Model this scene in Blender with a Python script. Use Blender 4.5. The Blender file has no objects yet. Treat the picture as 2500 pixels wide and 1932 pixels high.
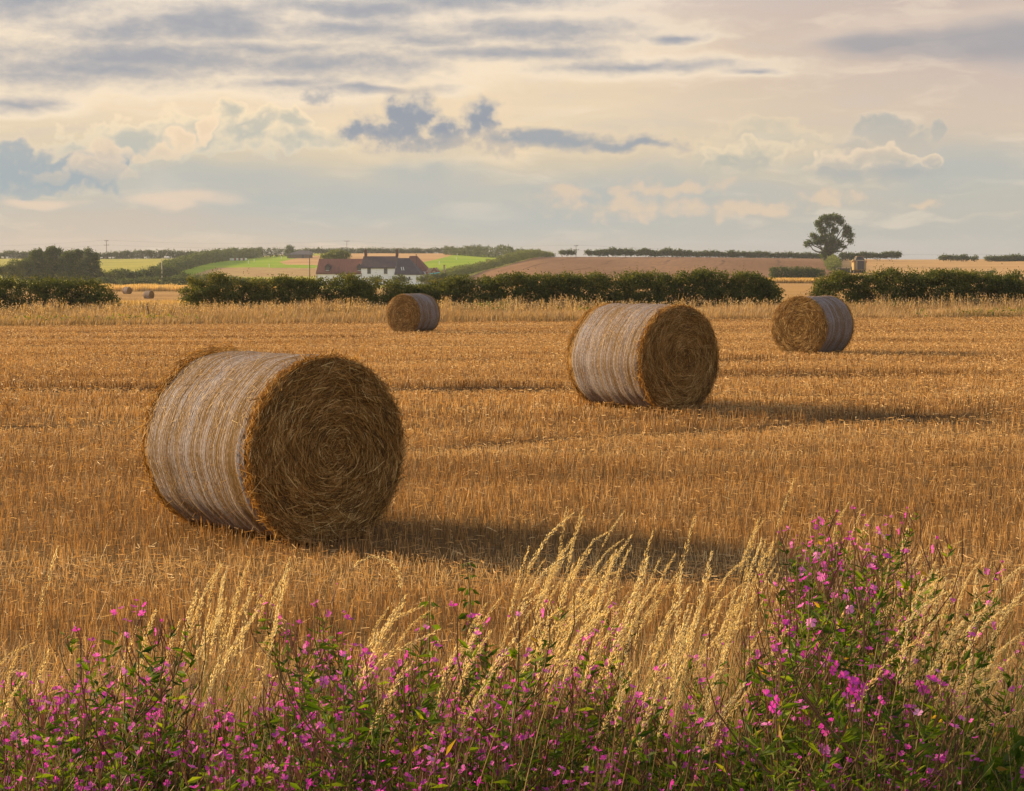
import bpy, math, random
import numpy as np
from mathutils import Vector, Matrix

# ------------------------------------------------------------------ camera
S = bpy.context.scene
COL = S.collection
F = 4600.0            # focal length in source pixels (2500 wide)
PITCH = math.atan(311 / F)
CAMZ = 1.9
cam_d = bpy.data.cameras.new("camera")
cam = bpy.data.objects.new("camera", cam_d)
COL.objects.link(cam)
cam.location = (0, 0, CAMZ)
cam.rotation_euler = (math.pi / 2 - PITCH, 0, 0)
cam_d.sensor_fit = 'HORIZONTAL'
cam_d.sensor_width = 36
cam_d.lens = 36 * F / 2500
cam_d.clip_start = 0.1
cam_d.clip_end = 20000
S.camera = cam

# ------------------------------------------------------------------ light
SUN_AZ = math.radians(-66)      # from +Y, clockwise
SUN_EL = math.radians(18.5)
sun_d = bpy.data.lights.new("sun", 'SUN')
sun_d.energy = 5.0
sun_d.angle = math.radians(4.0)
sun_d.color = (1.0, 0.73, 0.40)
sun = bpy.data.objects.new("sun", sun_d)
COL.objects.link(sun)
to_sun = Vector((math.sin(SUN_AZ) * math.cos(SUN_EL), math.cos(SUN_AZ) * math.cos(SUN_EL), math.sin(SUN_EL)))
sun.rotation_euler = to_sun.to_track_quat('Z', 'Y').to_euler()
sun.location = to_sun * 50

S.view_settings.view_transform = 'Standard'
S.view_settings.look = 'None'
S.view_settings.exposure = 0.86
SKY_GAIN = 2 ** -0.82      # veil luminance of the sky at that exposure
S.view_settings.gamma = 1.0
S.render.engine = 'CYCLES'
S.cycles.use_denoising = True
S.cycles.max_bounces = 8
S.cycles.diffuse_bounces = 3
S.cycles.transmission_bounces = 4
S.cycles.transparent_max_bounces = 8
S.cycles.volume_bounces = 0
S.cycles.caustics_reflective = False
S.cycles.caustics_refractive = False


def lin(c):
    """sRGB 0-255 to linear"""
    r = []
    for v in c:
        v = v / 255.0
        r.append(v / 12.92 if v <= 0.04045 else ((v + 0.055) / 1.055) ** 2.4)
    return tuple(r)


class NT:
    """small expression helper over a node tree"""
    def __init__(s, nt):
        s.nt = nt

    def new(s, t, **kw):
        n = s.nt.nodes.new(t)
        for k, v in kw.items():
            setattr(n, k, v)
        return n

    def link(s, a, b):
        s.nt.links.new(a, b)

    def put(s, sock, v):
        if isinstance(v, bpy.types.NodeSocket):
            s.nt.links.new(v, sock)
        elif v is not None:
            if hasattr(sock.default_value, '__len__'):
                v = tuple(v) if hasattr(v, '__len__') else (v, v, v)
                if len(sock.default_value) == 4 and len(v) == 3:
                    v = v + (1.0,)
                sock.default_value = v
            else:
                sock.default_value = v

    def m(s, op, a, b=None, c=None, clamp=False):
        n = s.new('ShaderNodeMath', operation=op)
        n.use_clamp = clamp
        for i, v in enumerate((a, b, c)):
            if v is not None:
                s.put(n.inputs[i], v)
        return n.outputs[0]

    def vm(s, op, a, b=None, c=None):
        n = s.new('ShaderNodeVectorMath', operation=op)
        for i, v in enumerate((a, b, c)):
            if v is not None:
                s.put(n.inputs[i], v)
        return n.outputs['Value'] if op in ('LENGTH', 'DOT_PRODUCT', 'DISTANCE') else n.outputs['Vector']

    def mix(s, f, a, b, blend='MIX'):
        n = s.new('ShaderNodeMix', data_type='RGBA', blend_type=blend)
        n.clamp_factor = True
        s.put(n.inputs[0], f)
        s.put(n.inputs[6], a)
        s.put(n.inputs[7], b)
        return n.outputs[2]

    def ss(s, lo, hi, x):
        n = s.new('ShaderNodeMapRange', interpolation_type='SMOOTHSTEP')
        s.put(n.inputs['Value'], x)
        s.put(n.inputs['From Min'], lo)
        s.put(n.inputs['From Max'], hi)
        return n.outputs['Result']

    def noise(s, vec, scale, detail=4.0, rough=0.5, lac=2.0, out='Fac', dim='3D'):
        n = s.new('ShaderNodeTexNoise', noise_dimensions=dim)
        s.put(n.inputs['Vector'], vec)
        n.inputs['Scale'].default_value = scale
        n.inputs['Detail'].default_value = detail
        n.inputs['Roughness'].default_value = rough
        n.inputs['Lacunarity'].default_value = lac
        return n.outputs[out]

    def ramp(s, x, stops, interp='LINEAR'):
        n = s.new('ShaderNodeValToRGB')
        cr = n.color_ramp
        cr.interpolation = interp
        while len(cr.elements) < len(stops):
            cr.elements.new(0.5)
        for e, (p, c) in zip(cr.elements, stops):
            e.position = p
            e.color = tuple(c) + (1.0,) if len(c) == 3 else c
        s.put(n.inputs[0], x)
        return n.outputs[0]

    def comb(s, x, y, z=0.0):
        n = s.new('ShaderNodeCombineXYZ')
        s.put(n.inputs[0], x)
        s.put(n.inputs[1], y)
        s.put(n.inputs[2], z)
        return n.outputs[0]

    def sep(s, v):
        n = s.new('ShaderNodeSeparateXYZ')
        s.put(n.inputs[0], v)
        return n.outputs


# ------------------------------------------------------------------ sky (world)
def build_world():
    w = bpy.data.worlds.new("World")
    S.world = w
    w.use_nodes = True
    w.node_tree.nodes.clear()
    n = NT(w.node_tree)
    STR = 0.1
    out = n.new('ShaderNodeOutputWorld')
    bg = n.new('ShaderNodeBackground')
    bg.inputs['Strength'].default_value = STR
    n.link(bg.outputs[0], out.inputs[0])
    sky = n.new('ShaderNodeTexSky', sky_type='NISHITA')
    sky.sun_disc = False
    sky.sun_elevation = SUN_EL
    sky.sun_rotation = SUN_AZ
    sky.air_density = 1.2
    sky.dust_density = 2.0
    tc = n.new('ShaderNodeTexCoord')
    x, y, z = n.sep(tc.outputs['Generated'])
    az = n.m('ARCTAN2', x, y)
    el = n.m('ARCSINE', z)
    # u, v: direction on the sky dome, in hundredths (46 units per radian)
    u = n.m('MULTIPLY_ADD', az, 46.9, 12.5)
    v = n.m('MULTIPLY_ADD', el, -46.0, 6.55)
    P = n.comb(u, v)

    def centred(f):
        return n.m('SUBTRACT', f, 0.5)

    def madd(a, k, b):
        return n.m('MULTIPLY_ADD', a, k, b)

    # noise fields on the dome (layer clouds are flat seen from the side)
    nw = n.noise(n.vm('MULTIPLY', P, (0.5, 1.3, 1)), 1.0, 3, 0.5, out='Color')
    PW = n.vm('ADD', P, n.vm('MULTIPLY', n.vm('SUBTRACT', nw, (0.5, 0.5, 0.5)), (2.2, 0.55, 0)))
    nb = n.noise(n.vm('MULTIPLY', P, (1.0, 1.2, 1)), 1.1, 3, 0.5, out='Color')
    PB = n.vm('ADD', P, n.vm('MULTIPLY', n.vm('SUBTRACT', nb, (0.5, 0.5, 0.5)), (0.9, 0.7, 0)))
    wisp = n.noise(n.vm('ADD', n.vm('MULTIPLY', P, (0.32, 1.5, 1)), n.vm('MULTIPLY', nw, (0.8, 1.2, 0))), 1.0, 6, 0.58)
    streak = n.noise(n.vm('MULTIPLY', P, (0.16, 1.2, 1)), 1.0, 3, 0.55)
    # billows: rounded cells at three sizes, for cauliflower edges
    def cell(sc, r):
        t = n.new('ShaderNodeTexVoronoi', feature='F1')
        n.put(t.inputs['Vector'], n.vm('MULTIPLY', PB, (1.0, 1.15, 1)))
        t.inputs['Scale'].default_value = sc
        return n.m('MULTIPLY', n.m('SUBTRACT', 0.42, t.outputs['Distance']), r)
    bil = n.m('ADD', cell(1.7, 1.0), cell(4.2, 0.5))
    bil = n.m('ADD', bil, n.m('MULTIPLY', centred(n.noise(P, 4.0, 4, 0.65)), 0.7))

    def field(pts, PP):
        q = None
        for cx, cy, rx, ry in pts:
            inv = (100.0 / rx, 100.0 / ry, 0)
            mad = n.vm('MULTIPLY_ADD', PP, inv, (-cx / rx, -cy / ry, 0))
            l = n.vm('LENGTH', mad)
            q = l if q is None else n.m('SMOOTH_MIN', q, l, 0.25)
        return n.m('SUBTRACT', 1.0, q)

    # high veil colour down the sky, cooler and duller to the right
    vv = n.m('MULTIPLY_ADD', v, 1 / 8.0, 1 / 8.0, clamp=True)      # 0 at v=-1, 1 at v=7
    L = n.ramp(vv, [(0.0, lin((214, 204, 198))), (0.14, lin((226, 212, 199))), (0.30, lin((234, 213, 184))), (0.46, lin((233, 212, 183))),
                    (0.60, lin((215, 200, 175))), (0.74, lin((197, 190, 176))), (0.86, lin((198, 186, 170))), (0.93, lin((204, 185, 165))), (1, lin((204, 185, 164)))])
    R = n.ramp(vv, [(0.0, lin((196, 184, 180))), (0.14, lin((206, 190, 179))), (0.30, lin((216, 196, 174))), (0.46, lin((219, 201, 176))),
                    (0.60, lin((209, 195, 173))), (0.74, lin((192, 187, 174))), (0.86, lin((185, 183, 175))), (0.93, lin((187, 182, 175))), (1, lin((190, 183, 174)))])
    base = n.mix(n.ss(8.0, 21.0, madd(centred(streak), 5.0, u)), L, R)
    base = n.mix(n.m('MULTIPLY', n.ss(14.0, 24.5, u), n.ss(5.0, 1.0, v)), base, lin((203, 187, 176)))
    base = n.mix(n.m('MULTIPLY', n.ss(0.46, 0.72, wisp), 0.30), base, lin((204, 194, 186)))
    base = n.mix(n.m('MULTIPLY', n.ss(0.50, 0.30, wisp), 0.40), base, lin((240, 221, 198)))
    # soft blue-grey shafts low in the sky
    fb = field([(820, 500, 640, 95), (480, 445, 440, 70), (1250, 540, 620, 80), (2350, 420, 320, 90), (1500, 470, 500, 60), (1050, 420, 200, 80)], PW)
    base = n.mix(n.m('MULTIPLY', n.ss(-0.25, 0.9, madd(centred(wisp), 0.8, fb)), 0.70), base, lin((181, 184, 180)))
    base = n.mix(n.m('MULTIPLY', n.ss(0.0, 0.9, field([(330, 540, 420, 40), (180, 590, 420, 40)], PW)), 0.5), base, lin((202, 186, 170)))
    # grey layer clouds, lit from behind with pale edges
    fs = field([(300, 92, 210, 50), (500, 82, 300, 56), (830, 80, 240, 34), (80, 34, 280, 66), (380, 160, 540, 48), (740, 168, 340, 42), (170, 190, 300, 40), (110, 210, 240, 32), (300, 196, 200, 22),
                (690, 212, 170, 26), (880, 222, 180, 12), (60, 268, 110, 18), (1300, 92, 250, 36), (1180, 140, 300, 24), (1560, 172, 230, 20), (1670, 108, 80, 10),
                (1820, 188, 60, 10), (1120, 6, 300, 46), (860, 34, 320, 30), (600, 130, 300, 22), (1060, 110, 180, 26)], PW)
    fs = n.m('ADD', madd(centred(wisp), 1.7, fs), n.m('MULTIPLY', centred(n.noise(n.vm('MULTIPLY', P, (1.0, 1.8, 1)), 2.6, 3, 0.6)), 0.8))
    base = n.mix(n.m('MULTIPLY', n.ss(-1.3, -0.2, fs), 0.55), base, lin((247, 229, 204)))
    base = n.mix(n.m('MULTIPLY', n.ss(-0.6, 1.1, fs), 0.86), base, lin((160, 163, 170)))
    # big lens cloud upper right
    fr = field([(2380, 128, 320, 54), (2520, 120, 260, 60), (2200, 126, 190, 24)], PW)
    fr = n.m('ADD', madd(centred(wisp), 0.7, fr), 0.15)
    base = n.mix(n.m('MULTIPLY', n.ss(-0.45, 0.15, fr), n.m('MULTIPLY', n.ss(1.6, 0.7, v), 0.5)), base, lin((228, 208, 188)))
    base = n.mix(n.m('MULTIPLY', n.ss(-0.2, 0.9, fr), 0.70), base, lin((160, 161, 165)))

    # cumulus banks: billowed upper outline with a bright rim, body fading softly at the foot
    def cumulus(pts, base, body, rim, low, top, foot, amt, soft=0.24, rimw=0.75, bl=0.62):
        f = field(pts, PB)
        f = madd(bil, bl, f)
        mk = n.ss(0.0, soft, f)
        mk = n.m('MULTIPLY', mk, n.ss(foot + 0.5, foot - 0.9, v))
        lit = n.m('MAXIMUM', n.m('MULTIPLY', n.ss(rimw, 0.0, f), 0.9), n.m('MULTIPLY', n.ss(0.0, 0.6, bil), 0.5))
        lit = n.m('MULTIPLY', lit, n.ss(foot - 0.1, top + 0.4, v))
        col = n.mix(n.ss(top, foot, v), body, low)
        col = n.mix(lit, col, rim)
        return n.mix(n.m('MULTIPLY', mk, amt), base, col)

    base = cumulus([(610, 320, 150, 70), (470, 330, 180, 72), (330, 360, 190, 70), (230, 400, 180, 80), (60, 420, 200, 76), (760, 350, 170, 50), (700, 300, 90, 40), (560, 272, 60, 34)], base,
                   lin((203, 195, 178)), lin((250, 226, 190)), lin((182, 186, 180)), 2.4, 4.9, 1.0)
    base = cumulus([(1870, 350, 170, 60), (1760, 400, 150, 56), (2000, 410, 240, 50), (1880, 312, 110, 30), (1640, 430, 150, 30)], base, lin((206, 196, 176)), lin((234, 212, 180)), lin((188, 186, 175)), 2.9, 4.7, 0.6, 0.3)
    base = cumulus([(2160, 330, 110, 64), (2090, 365, 70, 40), (2240, 360, 80, 50), (2288, 328, 30, 34)], base, lin((178, 179, 174)), lin((222, 205, 180)), lin((200, 190, 175)), 2.7, 4.2, 0.75, 0.3, 0.5)
    base = cumulus([(1850, 396, 140, 58), (1770, 400, 80, 40)], base, lin((193, 188, 172)), lin((244, 220, 186)), lin((184, 183, 174)), 3.3, 4.6, 0.85, 0.3)
    base = cumulus([(2150, 396, 160, 36), (2060, 410, 120, 30), (2260, 392, 60, 22)], base, lin((205, 192, 174)), lin((244, 219, 188)), lin((180, 180, 174)), 3.6, 4.6, 0.8, 0.3)
    base = cumulus([(2210, 425, 120, 34), (2080, 430, 120, 24)], base, lin((174, 176, 173)), lin((186, 182, 174)), lin((178, 179, 174)), 3.9, 4.9, 0.7, 0.5)
    # left bank, nearer parts
    base = cumulus([(40, 415, 170, 80), (-60, 380, 130, 60), (170, 440, 170, 60), (260, 405, 90, 60)], base, lin((176, 179, 178)), lin((240, 216, 184)), lin((163, 173, 177)), 3.4, 5.3, 0.95, 0.3, 0.5)
    base = cumulus([(440, 345, 60, 50), (500, 318, 44, 44), (395, 380, 60, 30), (350, 398, 40, 18)], base, lin((236, 211, 180)), lin((247, 221, 189)), lin((226, 204, 178)), 2.9, 4.3, 0.85, 0.3)
    base = cumulus([(260, 372, 70, 40), (235, 420, 70, 44), (130, 440, 60, 20), (310, 432, 60, 20)], base, lin((226, 204, 178)), lin((244, 219, 188)), lin((206, 194, 178)), 3.4, 4.7, 0.7, 0.4)
    f = madd(centred(wisp), 1.2, field([(420, 490, 190, 24), (440, 506, 60, 18), (110, 500, 90, 14)], PW))
    base = n.mix(n.m('MULTIPLY', n.ss(-0.1, 0.6, f), 0.7), base, lin((228, 205, 182)))
    f = madd(bil, 0.9, madd(centred(wisp), 1.2, field([(1560, 505, 300, 40), (1830, 515, 240, 30), (2010, 490, 140, 34), (1400, 470, 160, 30), (1620, 460, 240, 30), (2250, 505, 60, 14)], PB)))
    base = n.mix(n.m('MULTIPLY', n.ss(0.0, 0.8, f), 0.75), base, lin((222, 199, 174)))
    # dark grey cumulus in the middle: puffed tops, ragged soft foot
    fine = centred(n.noise(n.vm('MULTIPLY', P, (1.0, 1.1, 1)), 3.2, 5, 0.62))
    rag = n.ss(2.5, 3.9, v)                                     # the foot frays more than the crown
    f0 = field([(930, 335, 110, 50), (1000, 312, 80, 66), (870, 328, 70, 34), (965, 292, 40, 46), (1040, 296, 46, 46), (1090, 330, 70, 44), (1150, 312, 46, 60), (1185, 300, 40, 58), (1215, 352, 80, 40), (1050, 352, 150, 34)], PB)
    fd = n.m('ADD', madd(bil, 0.42, f0), n.m('MULTIPLY', fine, madd(rag, 1.3, 0.55)))
    fd = n.m('ADD', fd, 0.14)
    base = n.mix(n.m('MULTIPLY', n.ss(-0.7, 0.1, f0), 0.35), base, lin((241, 216, 180)))
    dk = n.m('MULTIPLY', n.ss(-0.16, madd(rag, 0.75, 0.50), fd), n.m('MULTIPLY', n.ss(4.5, 3.2, v), 0.86))
    shade = n.mix(n.ss(0.1, 0.7, n.m('ADD', fd, fine)), lin((184, 181, 177)), lin((146, 155, 167)))
    base = n.mix(dk, base, shade)
    fd = n.m('ADD', madd(centred(wisp), 1.4, field([(1400, 352, 210, 26), (1320, 338, 110, 28), (1530, 358, 180, 18)], PB)), n.m('MULTIPLY', fine, 0.9))
    base = n.mix(n.m('MULTIPLY', n.ss(-0.7, 0.1, fd), 0.3), base, lin((238, 214, 180)))
    base = n.mix(n.m('MULTIPLY', n.ss(-0.15, 0.8, fd), 0.85), base, lin((158, 164, 170)))
    fd = n.m('ADD', field([(785, 244, 48, 22)], PB), n.m('MULTIPLY', fine, 2.0))
    base = n.mix(n.m('MULTIPLY', n.ss(-0.1, 0.9, fd), 0.7), base, lin((166, 168, 172)))
    # near the horizon the air thickens
    base = n.mix(n.m('MULTIPLY', n.ss(5.4, 6.6, v), 0.30), base, lin((198, 186, 172)))
    # a touch more contrast between cloud and light
    mean = lin((205, 194, 179))
    base = n.vm('ADD', n.vm('MULTIPLY', n.vm('SUBTRACT', base, mean), (1.22, 1.22, 1.22)), mean)
    # brightened cloudy sky behind the viewpoint, added unseen as cool fill on shaded faces
    back = n.m('MULTIPLY', n.ss(0.15, -0.7, y), n.ss(-0.02, 0.12, el))
    base = n.mix(n.m('MULTIPLY', back, 0.9), base, n.mix(n.ss(0.35, 0.6, n.noise(tc.outputs['Generated'], 3.0, 3)), (0.42, 0.49, 0.64), (0.80, 0.78, 0.78)))
    # higher up the veil thins to the clear sky
    hi = n.m('MULTIPLY', n.ss(0.22, 0.75, el), n.m('SUBTRACT', 1.0, n.m('MULTIPLY', back, 0.6)))
    k = SKY_GAIN / STR
    cloudsky = n.vm('MULTIPLY', base, (k, k, k))
    fin = n.mix(n.m('MULTIPLY', hi, 0.75), cloudsky, sky.outputs[0])
    n.link(fin, bg.inputs['Color'])
    w.cycles.sampling_method = 'MANUAL'
    w.cycles.sample_map_resolution = 512


build_world()


rng = np.random.default_rng(7)


# ------------------------------------------------------------------ geometry helpers
def P(px, py, d):
    """world point seen at source pixel (px, py) at distance d along +Y"""
    a = (np.asarray(px, float) - 1250) / F
    b = -(np.asarray(py, float) - 966) / F
    c, s = math.cos(PITCH), math.sin(PITCH)
    dy = c + b * s
    dz = -s + b * c
    t = d / dy
    return np.stack(np.broadcast_arrays(a * t, np.asarray(d, float) + 0 * a, CAMZ + dz * t), -1)


def px_x(px, d):
    """X of source column px at distance d (taken at the horizon row)"""
    return (np.asarray(px, float) - 1250) / F * d


class Acc:
    def __init__(s):
        s.v, s.loops, s.sizes, s.mat, s.rnd, s.sm = [], [], [], [], [], []
        s.n = 0

    def polys(s, V, rnd=0.5, mat=0, smooth=False):
        """V: (n,k,3) separate polygons"""
        V = np.asarray(V, float)
        n, k = V.shape[:2]
        s.v.append(V.reshape(-1, 3))
        s.loops.append(np.arange(n * k) + s.n)
        s.n += n * k
        s.sizes.append(np.full(n, k))
        s._a(n, rnd, mat, smooth)

    def _a(s, n, rnd, mat, smooth):
        s.rnd.append(np.broadcast_to(np.asarray(rnd, float), (n,)).copy())
        s.mat.append(np.broadcast_to(np.asarray(mat, int), (n,)).copy())
        s.sm.append(np.full(n, bool(smooth)))

    def indexed(s, V, Fc, rnd=0.5, mat=0, smooth=True):
        V = np.asarray(V, float).reshape(-1, 3)
        Fc = np.asarray(Fc, int)
        s.v.append(V)
        s.loops.append(Fc.reshape(-1) + s.n)
        s.n += len(V)
        s.sizes.append(np.full(len(Fc), Fc.shape[1]))
        s._a(len(Fc), rnd, mat, smooth)

    def strips(s, C, W, side, rnd=0.5, mat=0):  # mat: one index, or one per face
        """C (n,m,3) centre lines, W (n,m) or (m,) half widths, side (n,3)"""
        C = np.asarray(C, float)
        n, m = C.shape[:2]
        W = np.broadcast_to(W, (n, m))
        off = side[:, None, :] * W[:, :, None]
        V = np.stack([C - off, C + off], 2).reshape(n, m * 2, 3)
        base = (np.arange(n) * m * 2)[:, None, None]
        j = np.arange(m - 1) * 2
        q = np.stack([j, j + 1, j + 3, j + 2], -1)[None]
        Fc = (base + q).reshape(-1, 4)
        r = np.repeat(np.broadcast_to(np.asarray(rnd, float), (n,)), m - 1)
        s.indexed(V.reshape(-1, 3), Fc, r, mat, False)

    def grid(s, G, rnd=0.5, mat=0, smooth=True, wrap=False, flip=False):
        """G (nu,nv,3)"""
        nu, nv = G.shape[:2]
        idx = np.arange(nu * nv).reshape(nu, nv)
        a = idx[:-1, :]
        b = idx[1:, :]
        if wrap:
            a2, b2 = np.roll(a, -1, 1), np.roll(b, -1, 1)
        else:
            a, b, a2, b2 = a[:, :-1], b[:, :-1], a[:, 1:], b[:, 1:]
        q = np.stack([a, b, b2, a2], -1).reshape(-1, 4)
        if flip:
            q = q[:, ::-1]
        s.indexed(G.reshape(-1, 3), q, rnd, mat, smooth)

    def tube(s, pts, rad, sides=6, rnd=0.5, mat=0, cap=True):
        pts = np.asarray(pts, float)
        m = len(pts)
        rad = np.broadcast_to(rad, (m,))
        t = np.gradient(pts, axis=0)
        t /= np.linalg.norm(t, axis=1, keepdims=True) + 1e-9
        ref = np.array([0.31, 0.17, 0.93]) if abs(t[0][2]) < 0.8 else np.array([0.93, 0.31, 0.17])
        u = np.cross(t, ref)
        u /= np.linalg.norm(u, axis=1, keepdims=True) + 1e-9
        w = np.cross(t, u)
        a = np.arange(sides) / sides * 2 * math.pi
        G = pts[:, None, :] + rad[:, None, None] * (np.cos(a)[None, :, None] * u[:, None, :] + np.sin(a)[None, :, None] * w[:, None, :])
        s.grid(G, rnd, mat, True, wrap=True)
        if cap:
            s.polys(G[-1][None], rnd, mat)
            s.polys(G[0][None, ::-1], rnd, mat)

    def box(s, lo, hi, rnd=0.5, mat=0):
        x0, y0, z0 = lo
        x1, y1, z1 = hi
        V = [(x0, y0, z0), (x1, y0, z0), (x1, y1, z0), (x0, y1, z0), (x0, y0, z1), (x1, y0, z1), (x1, y1, z1), (x0, y1, z1)]
        s.indexed(V, [(0, 3, 2, 1), (4, 5, 6, 7), (0, 1, 5, 4), (1, 2, 6, 5), (2, 3, 7, 6), (3, 0, 4, 7)], rnd, mat, False)

    def prism(s, poly, d0, d1, axis='y', rnd=0.5, mat=0):
        """extrude a 2-D outline (list of (a,b)) along an axis from d0 to d1"""
        def mk(a, b, d):
            return {'y': (a, d, b), 'x': (d, a, b), 'z': (a, b, d)}[axis]
        k = len(poly)
        A = [mk(a, b, d0) for a, b in poly]
        B = [mk(a, b, d1) for a, b in poly]
        s.polys([A], rnd, mat)
        s.polys([B[::-1]], rnd, mat)
        for i in range(k):
            j = (i + 1) % k
            s.polys([[A[i], B[i], B[j], A[j]]], rnd, mat)

    def build(s, name, mats, parent=None, loc=None):
        me = bpy.data.meshes.new(name)
        v = np.concatenate(s.v)
        loops = np.concatenate(s.loops).astype(np.int32)
        sizes = np.concatenate(s.sizes).astype(np.int32)
        me.vertices.add(len(v))
        me.vertices.foreach_set("co", v.astype(np.float32).ravel())
        me.loops.add(len(loops))
        me.loops.foreach_set("vertex_index", loops)
        me.polygons.add(len(sizes))
        st = np.concatenate([[0], np.cumsum(sizes)[:-1]]).astype(np.int32)
        me.polygons.foreach_set("loop_start", st)
        me.polygons.foreach_set("loop_total", sizes)
        me.polygons.foreach_set("material_index", np.concatenate(s.mat).astype(np.int32))
        me.polygons.foreach_set("use_smooth", np.concatenate(s.sm))
        at = me.attributes.new("rnd", 'FLOAT', 'FACE')
        at.data.foreach_set("value", np.concatenate(s.rnd).astype(np.float32))
        if not isinstance(mats, (list, tuple)):
            mats = [mats]
        for m in mats:
            me.materials.append(m)
        me.update(calc_edges=True)
        me.validate()
        o = bpy.data.objects.new(name, me)
        COL.objects.link(o)
        if parent is not None:
            o.parent = parent
        if loc is not None:
            o.location = loc
        return o


def thing(name, label, cat, loc=(0, 0, 0), rz=0.0, group=None):
    o = bpy.data.objects.new(name, None)
    COL.objects.link(o)
    o.empty_display_size = 0.2
    o.location = loc
    o.rotation_euler = (0, 0, rz)
    return tag(o, label, cat, group)


def tag(o, label, cat=None, group=None, kind=None):
    o["label"] = label
    if cat:
        o["category"] = cat
    if group:
        o["group"] = group
    if kind:
        o["kind"] = kind
    return o


def copy_tree(root, loc, rz=0.0, scale=1.0, label=None, group=None):
    r = root.copy()
    COL.objects.link(r)
    r.location = loc
    r.rotation_euler = (0, 0, rz)
    r.scale = (scale,) * 3
    if label:
        r["label"] = label
    if group:
        r["group"] = group
    for ch in list(root.children):
        c = ch.copy()
        COL.objects.link(c)
        c.parent = r
        for g in list(ch.children):
            d = g.copy()
            COL.objects.link(d)
            d.parent = c
    return r


def vnoise(x, seed=0, octaves=3):
    """smooth 1-D value noise in -1..1"""
    x = np.asarray(x, float)
    r = np.zeros_like(x)
    amp, tot = 1.0, 0.0
    g = np.random.default_rng(int(seed) + 1000)
    for o in range(octaves):
        t = g.uniform(-1, 1, 4096)
        xi = np.floor(x).astype(int)
        f = x - xi
        f = f * f * (3 - 2 * f)
        r += amp * (t[xi % 4096] * (1 - f) + t[(xi + 1) % 4096] * f)
        tot += amp
        amp *= 0.5
        x = x * 2.03 + 17.3
    return r / tot


def vnoise2(x, y, seed=0, octaves=3):
    x = np.asarray(x, float)
    y = np.asarray(y, float)
    r = np.zeros(np.broadcast(x, y).shape)
    amp, tot = 1.0, 0.0
    g = np.random.default_rng(int(seed) + 1000)
    for o in range(octaves):
        t = g.uniform(-1, 1, (256, 256))
        xi = np.floor(x).astype(int)
        yi = np.floor(y).astype(int)
        fx = x - xi
        fy = y - yi
        fx = fx * fx * (3 - 2 * fx)
        fy = fy * fy * (3 - 2 * fy)
        a = t[xi % 256, yi % 256] * (1 - fx) + t[(xi + 1) % 256, yi % 256] * fx
        b = t[xi % 256, (yi + 1) % 256] * (1 - fx) + t[(xi + 1) % 256, (yi + 1) % 256] * fx
        r = r + amp * (a * (1 - fy) + b * fy)
        tot += amp
        amp *= 0.5
        x = x * 2.03 + 17.3
        y = y * 2.03 + 5.1
    return r / tot


def unit(v):
    return v / (np.linalg.norm(v, axis=-1, keepdims=True) + 1e-9)


def rand_dirs(n, up=0.0):
    d = rng.normal(size=(n, 3))
    d[:, 2] = d[:, 2] + up
    return unit(d)


def leaves(acc, pos, L, Wd, rnd, up=0.0, mat=0, dirs=None):
    """kite leaves, gently folded along the midrib (two triangles each side share the rib)"""
    n = len(pos)
    if n == 0:
        return
    a = rand_dirs(n, up) if dirs is None else unit(dirs)
    b = unit(np.cross(a, rand_dirs(n)))
    c = np.cross(a, b)
    L = np.broadcast_to(L, (n,))[:, None]
    Wd = np.broadcast_to(Wd, (n,))[:, None]
    p1 = pos + a * L * 0.42 + b * Wd * 0.5 + c * Wd * 0.15
    p2 = pos + a * L - c * L * 0.08
    p3 = pos + a * L * 0.42 - b * Wd * 0.5 + c * Wd * 0.15
    acc.polys(np.stack([pos, p1, p2, p3], 1), rnd, mat)


# ------------------------------------------------------------------ materials
def new_mat(name):
    m = bpy.data.materials.new(name)
    m.use_nodes = True
    m.node_tree.nodes.clear()
    n = NT(m.node_tree)
    out = n.new('ShaderNodeOutputMaterial')
    return m, n, out


def foliage_mat(name, stops, trans=0.35, tcol=(1.0, 1.0, 0.5), rough=0.65, hue=0.0, spec=0.25, tgain=1.0):
    """leaf / straw / petal: colour by a per-leaf random value, light passes through"""
    m, n, out = new_mat(name)
    at = n.new('ShaderNodeAttribute', attribute_name="rnd")
    x = at.outputs['Fac']
    if hue > 0:
        oi = n.new('ShaderNodeObjectInfo')
        x = n.m('ADD', x, n.m('MULTIPLY', n.m('SUBTRACT', oi.outputs['Random'], 0.5), hue), clamp=True)
    col = n.ramp(x, stops)
    b = n.new('ShaderNodeBsdfPrincipled')
    n.put(b.inputs['Base Color'], col)
    b.inputs['Roughness'].default_value = rough
    b.inputs['Specular IOR Level'].default_value = spec
    t = n.new('ShaderNodeBsdfTranslucent')
    n.put(t.inputs['Color'], n.mix(1.0, col, tuple(c * tgain for c in tcol), 'MULTIPLY'))
    mx = n.new('ShaderNodeMixShader')
    mx.inputs[0].default_value = trans
    n.link(b.outputs[0], mx.inputs[1])
    n.link(t.outputs[0], mx.inputs[2])
    n.link(mx.outputs[0], out.inputs[0])
    return m


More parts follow.
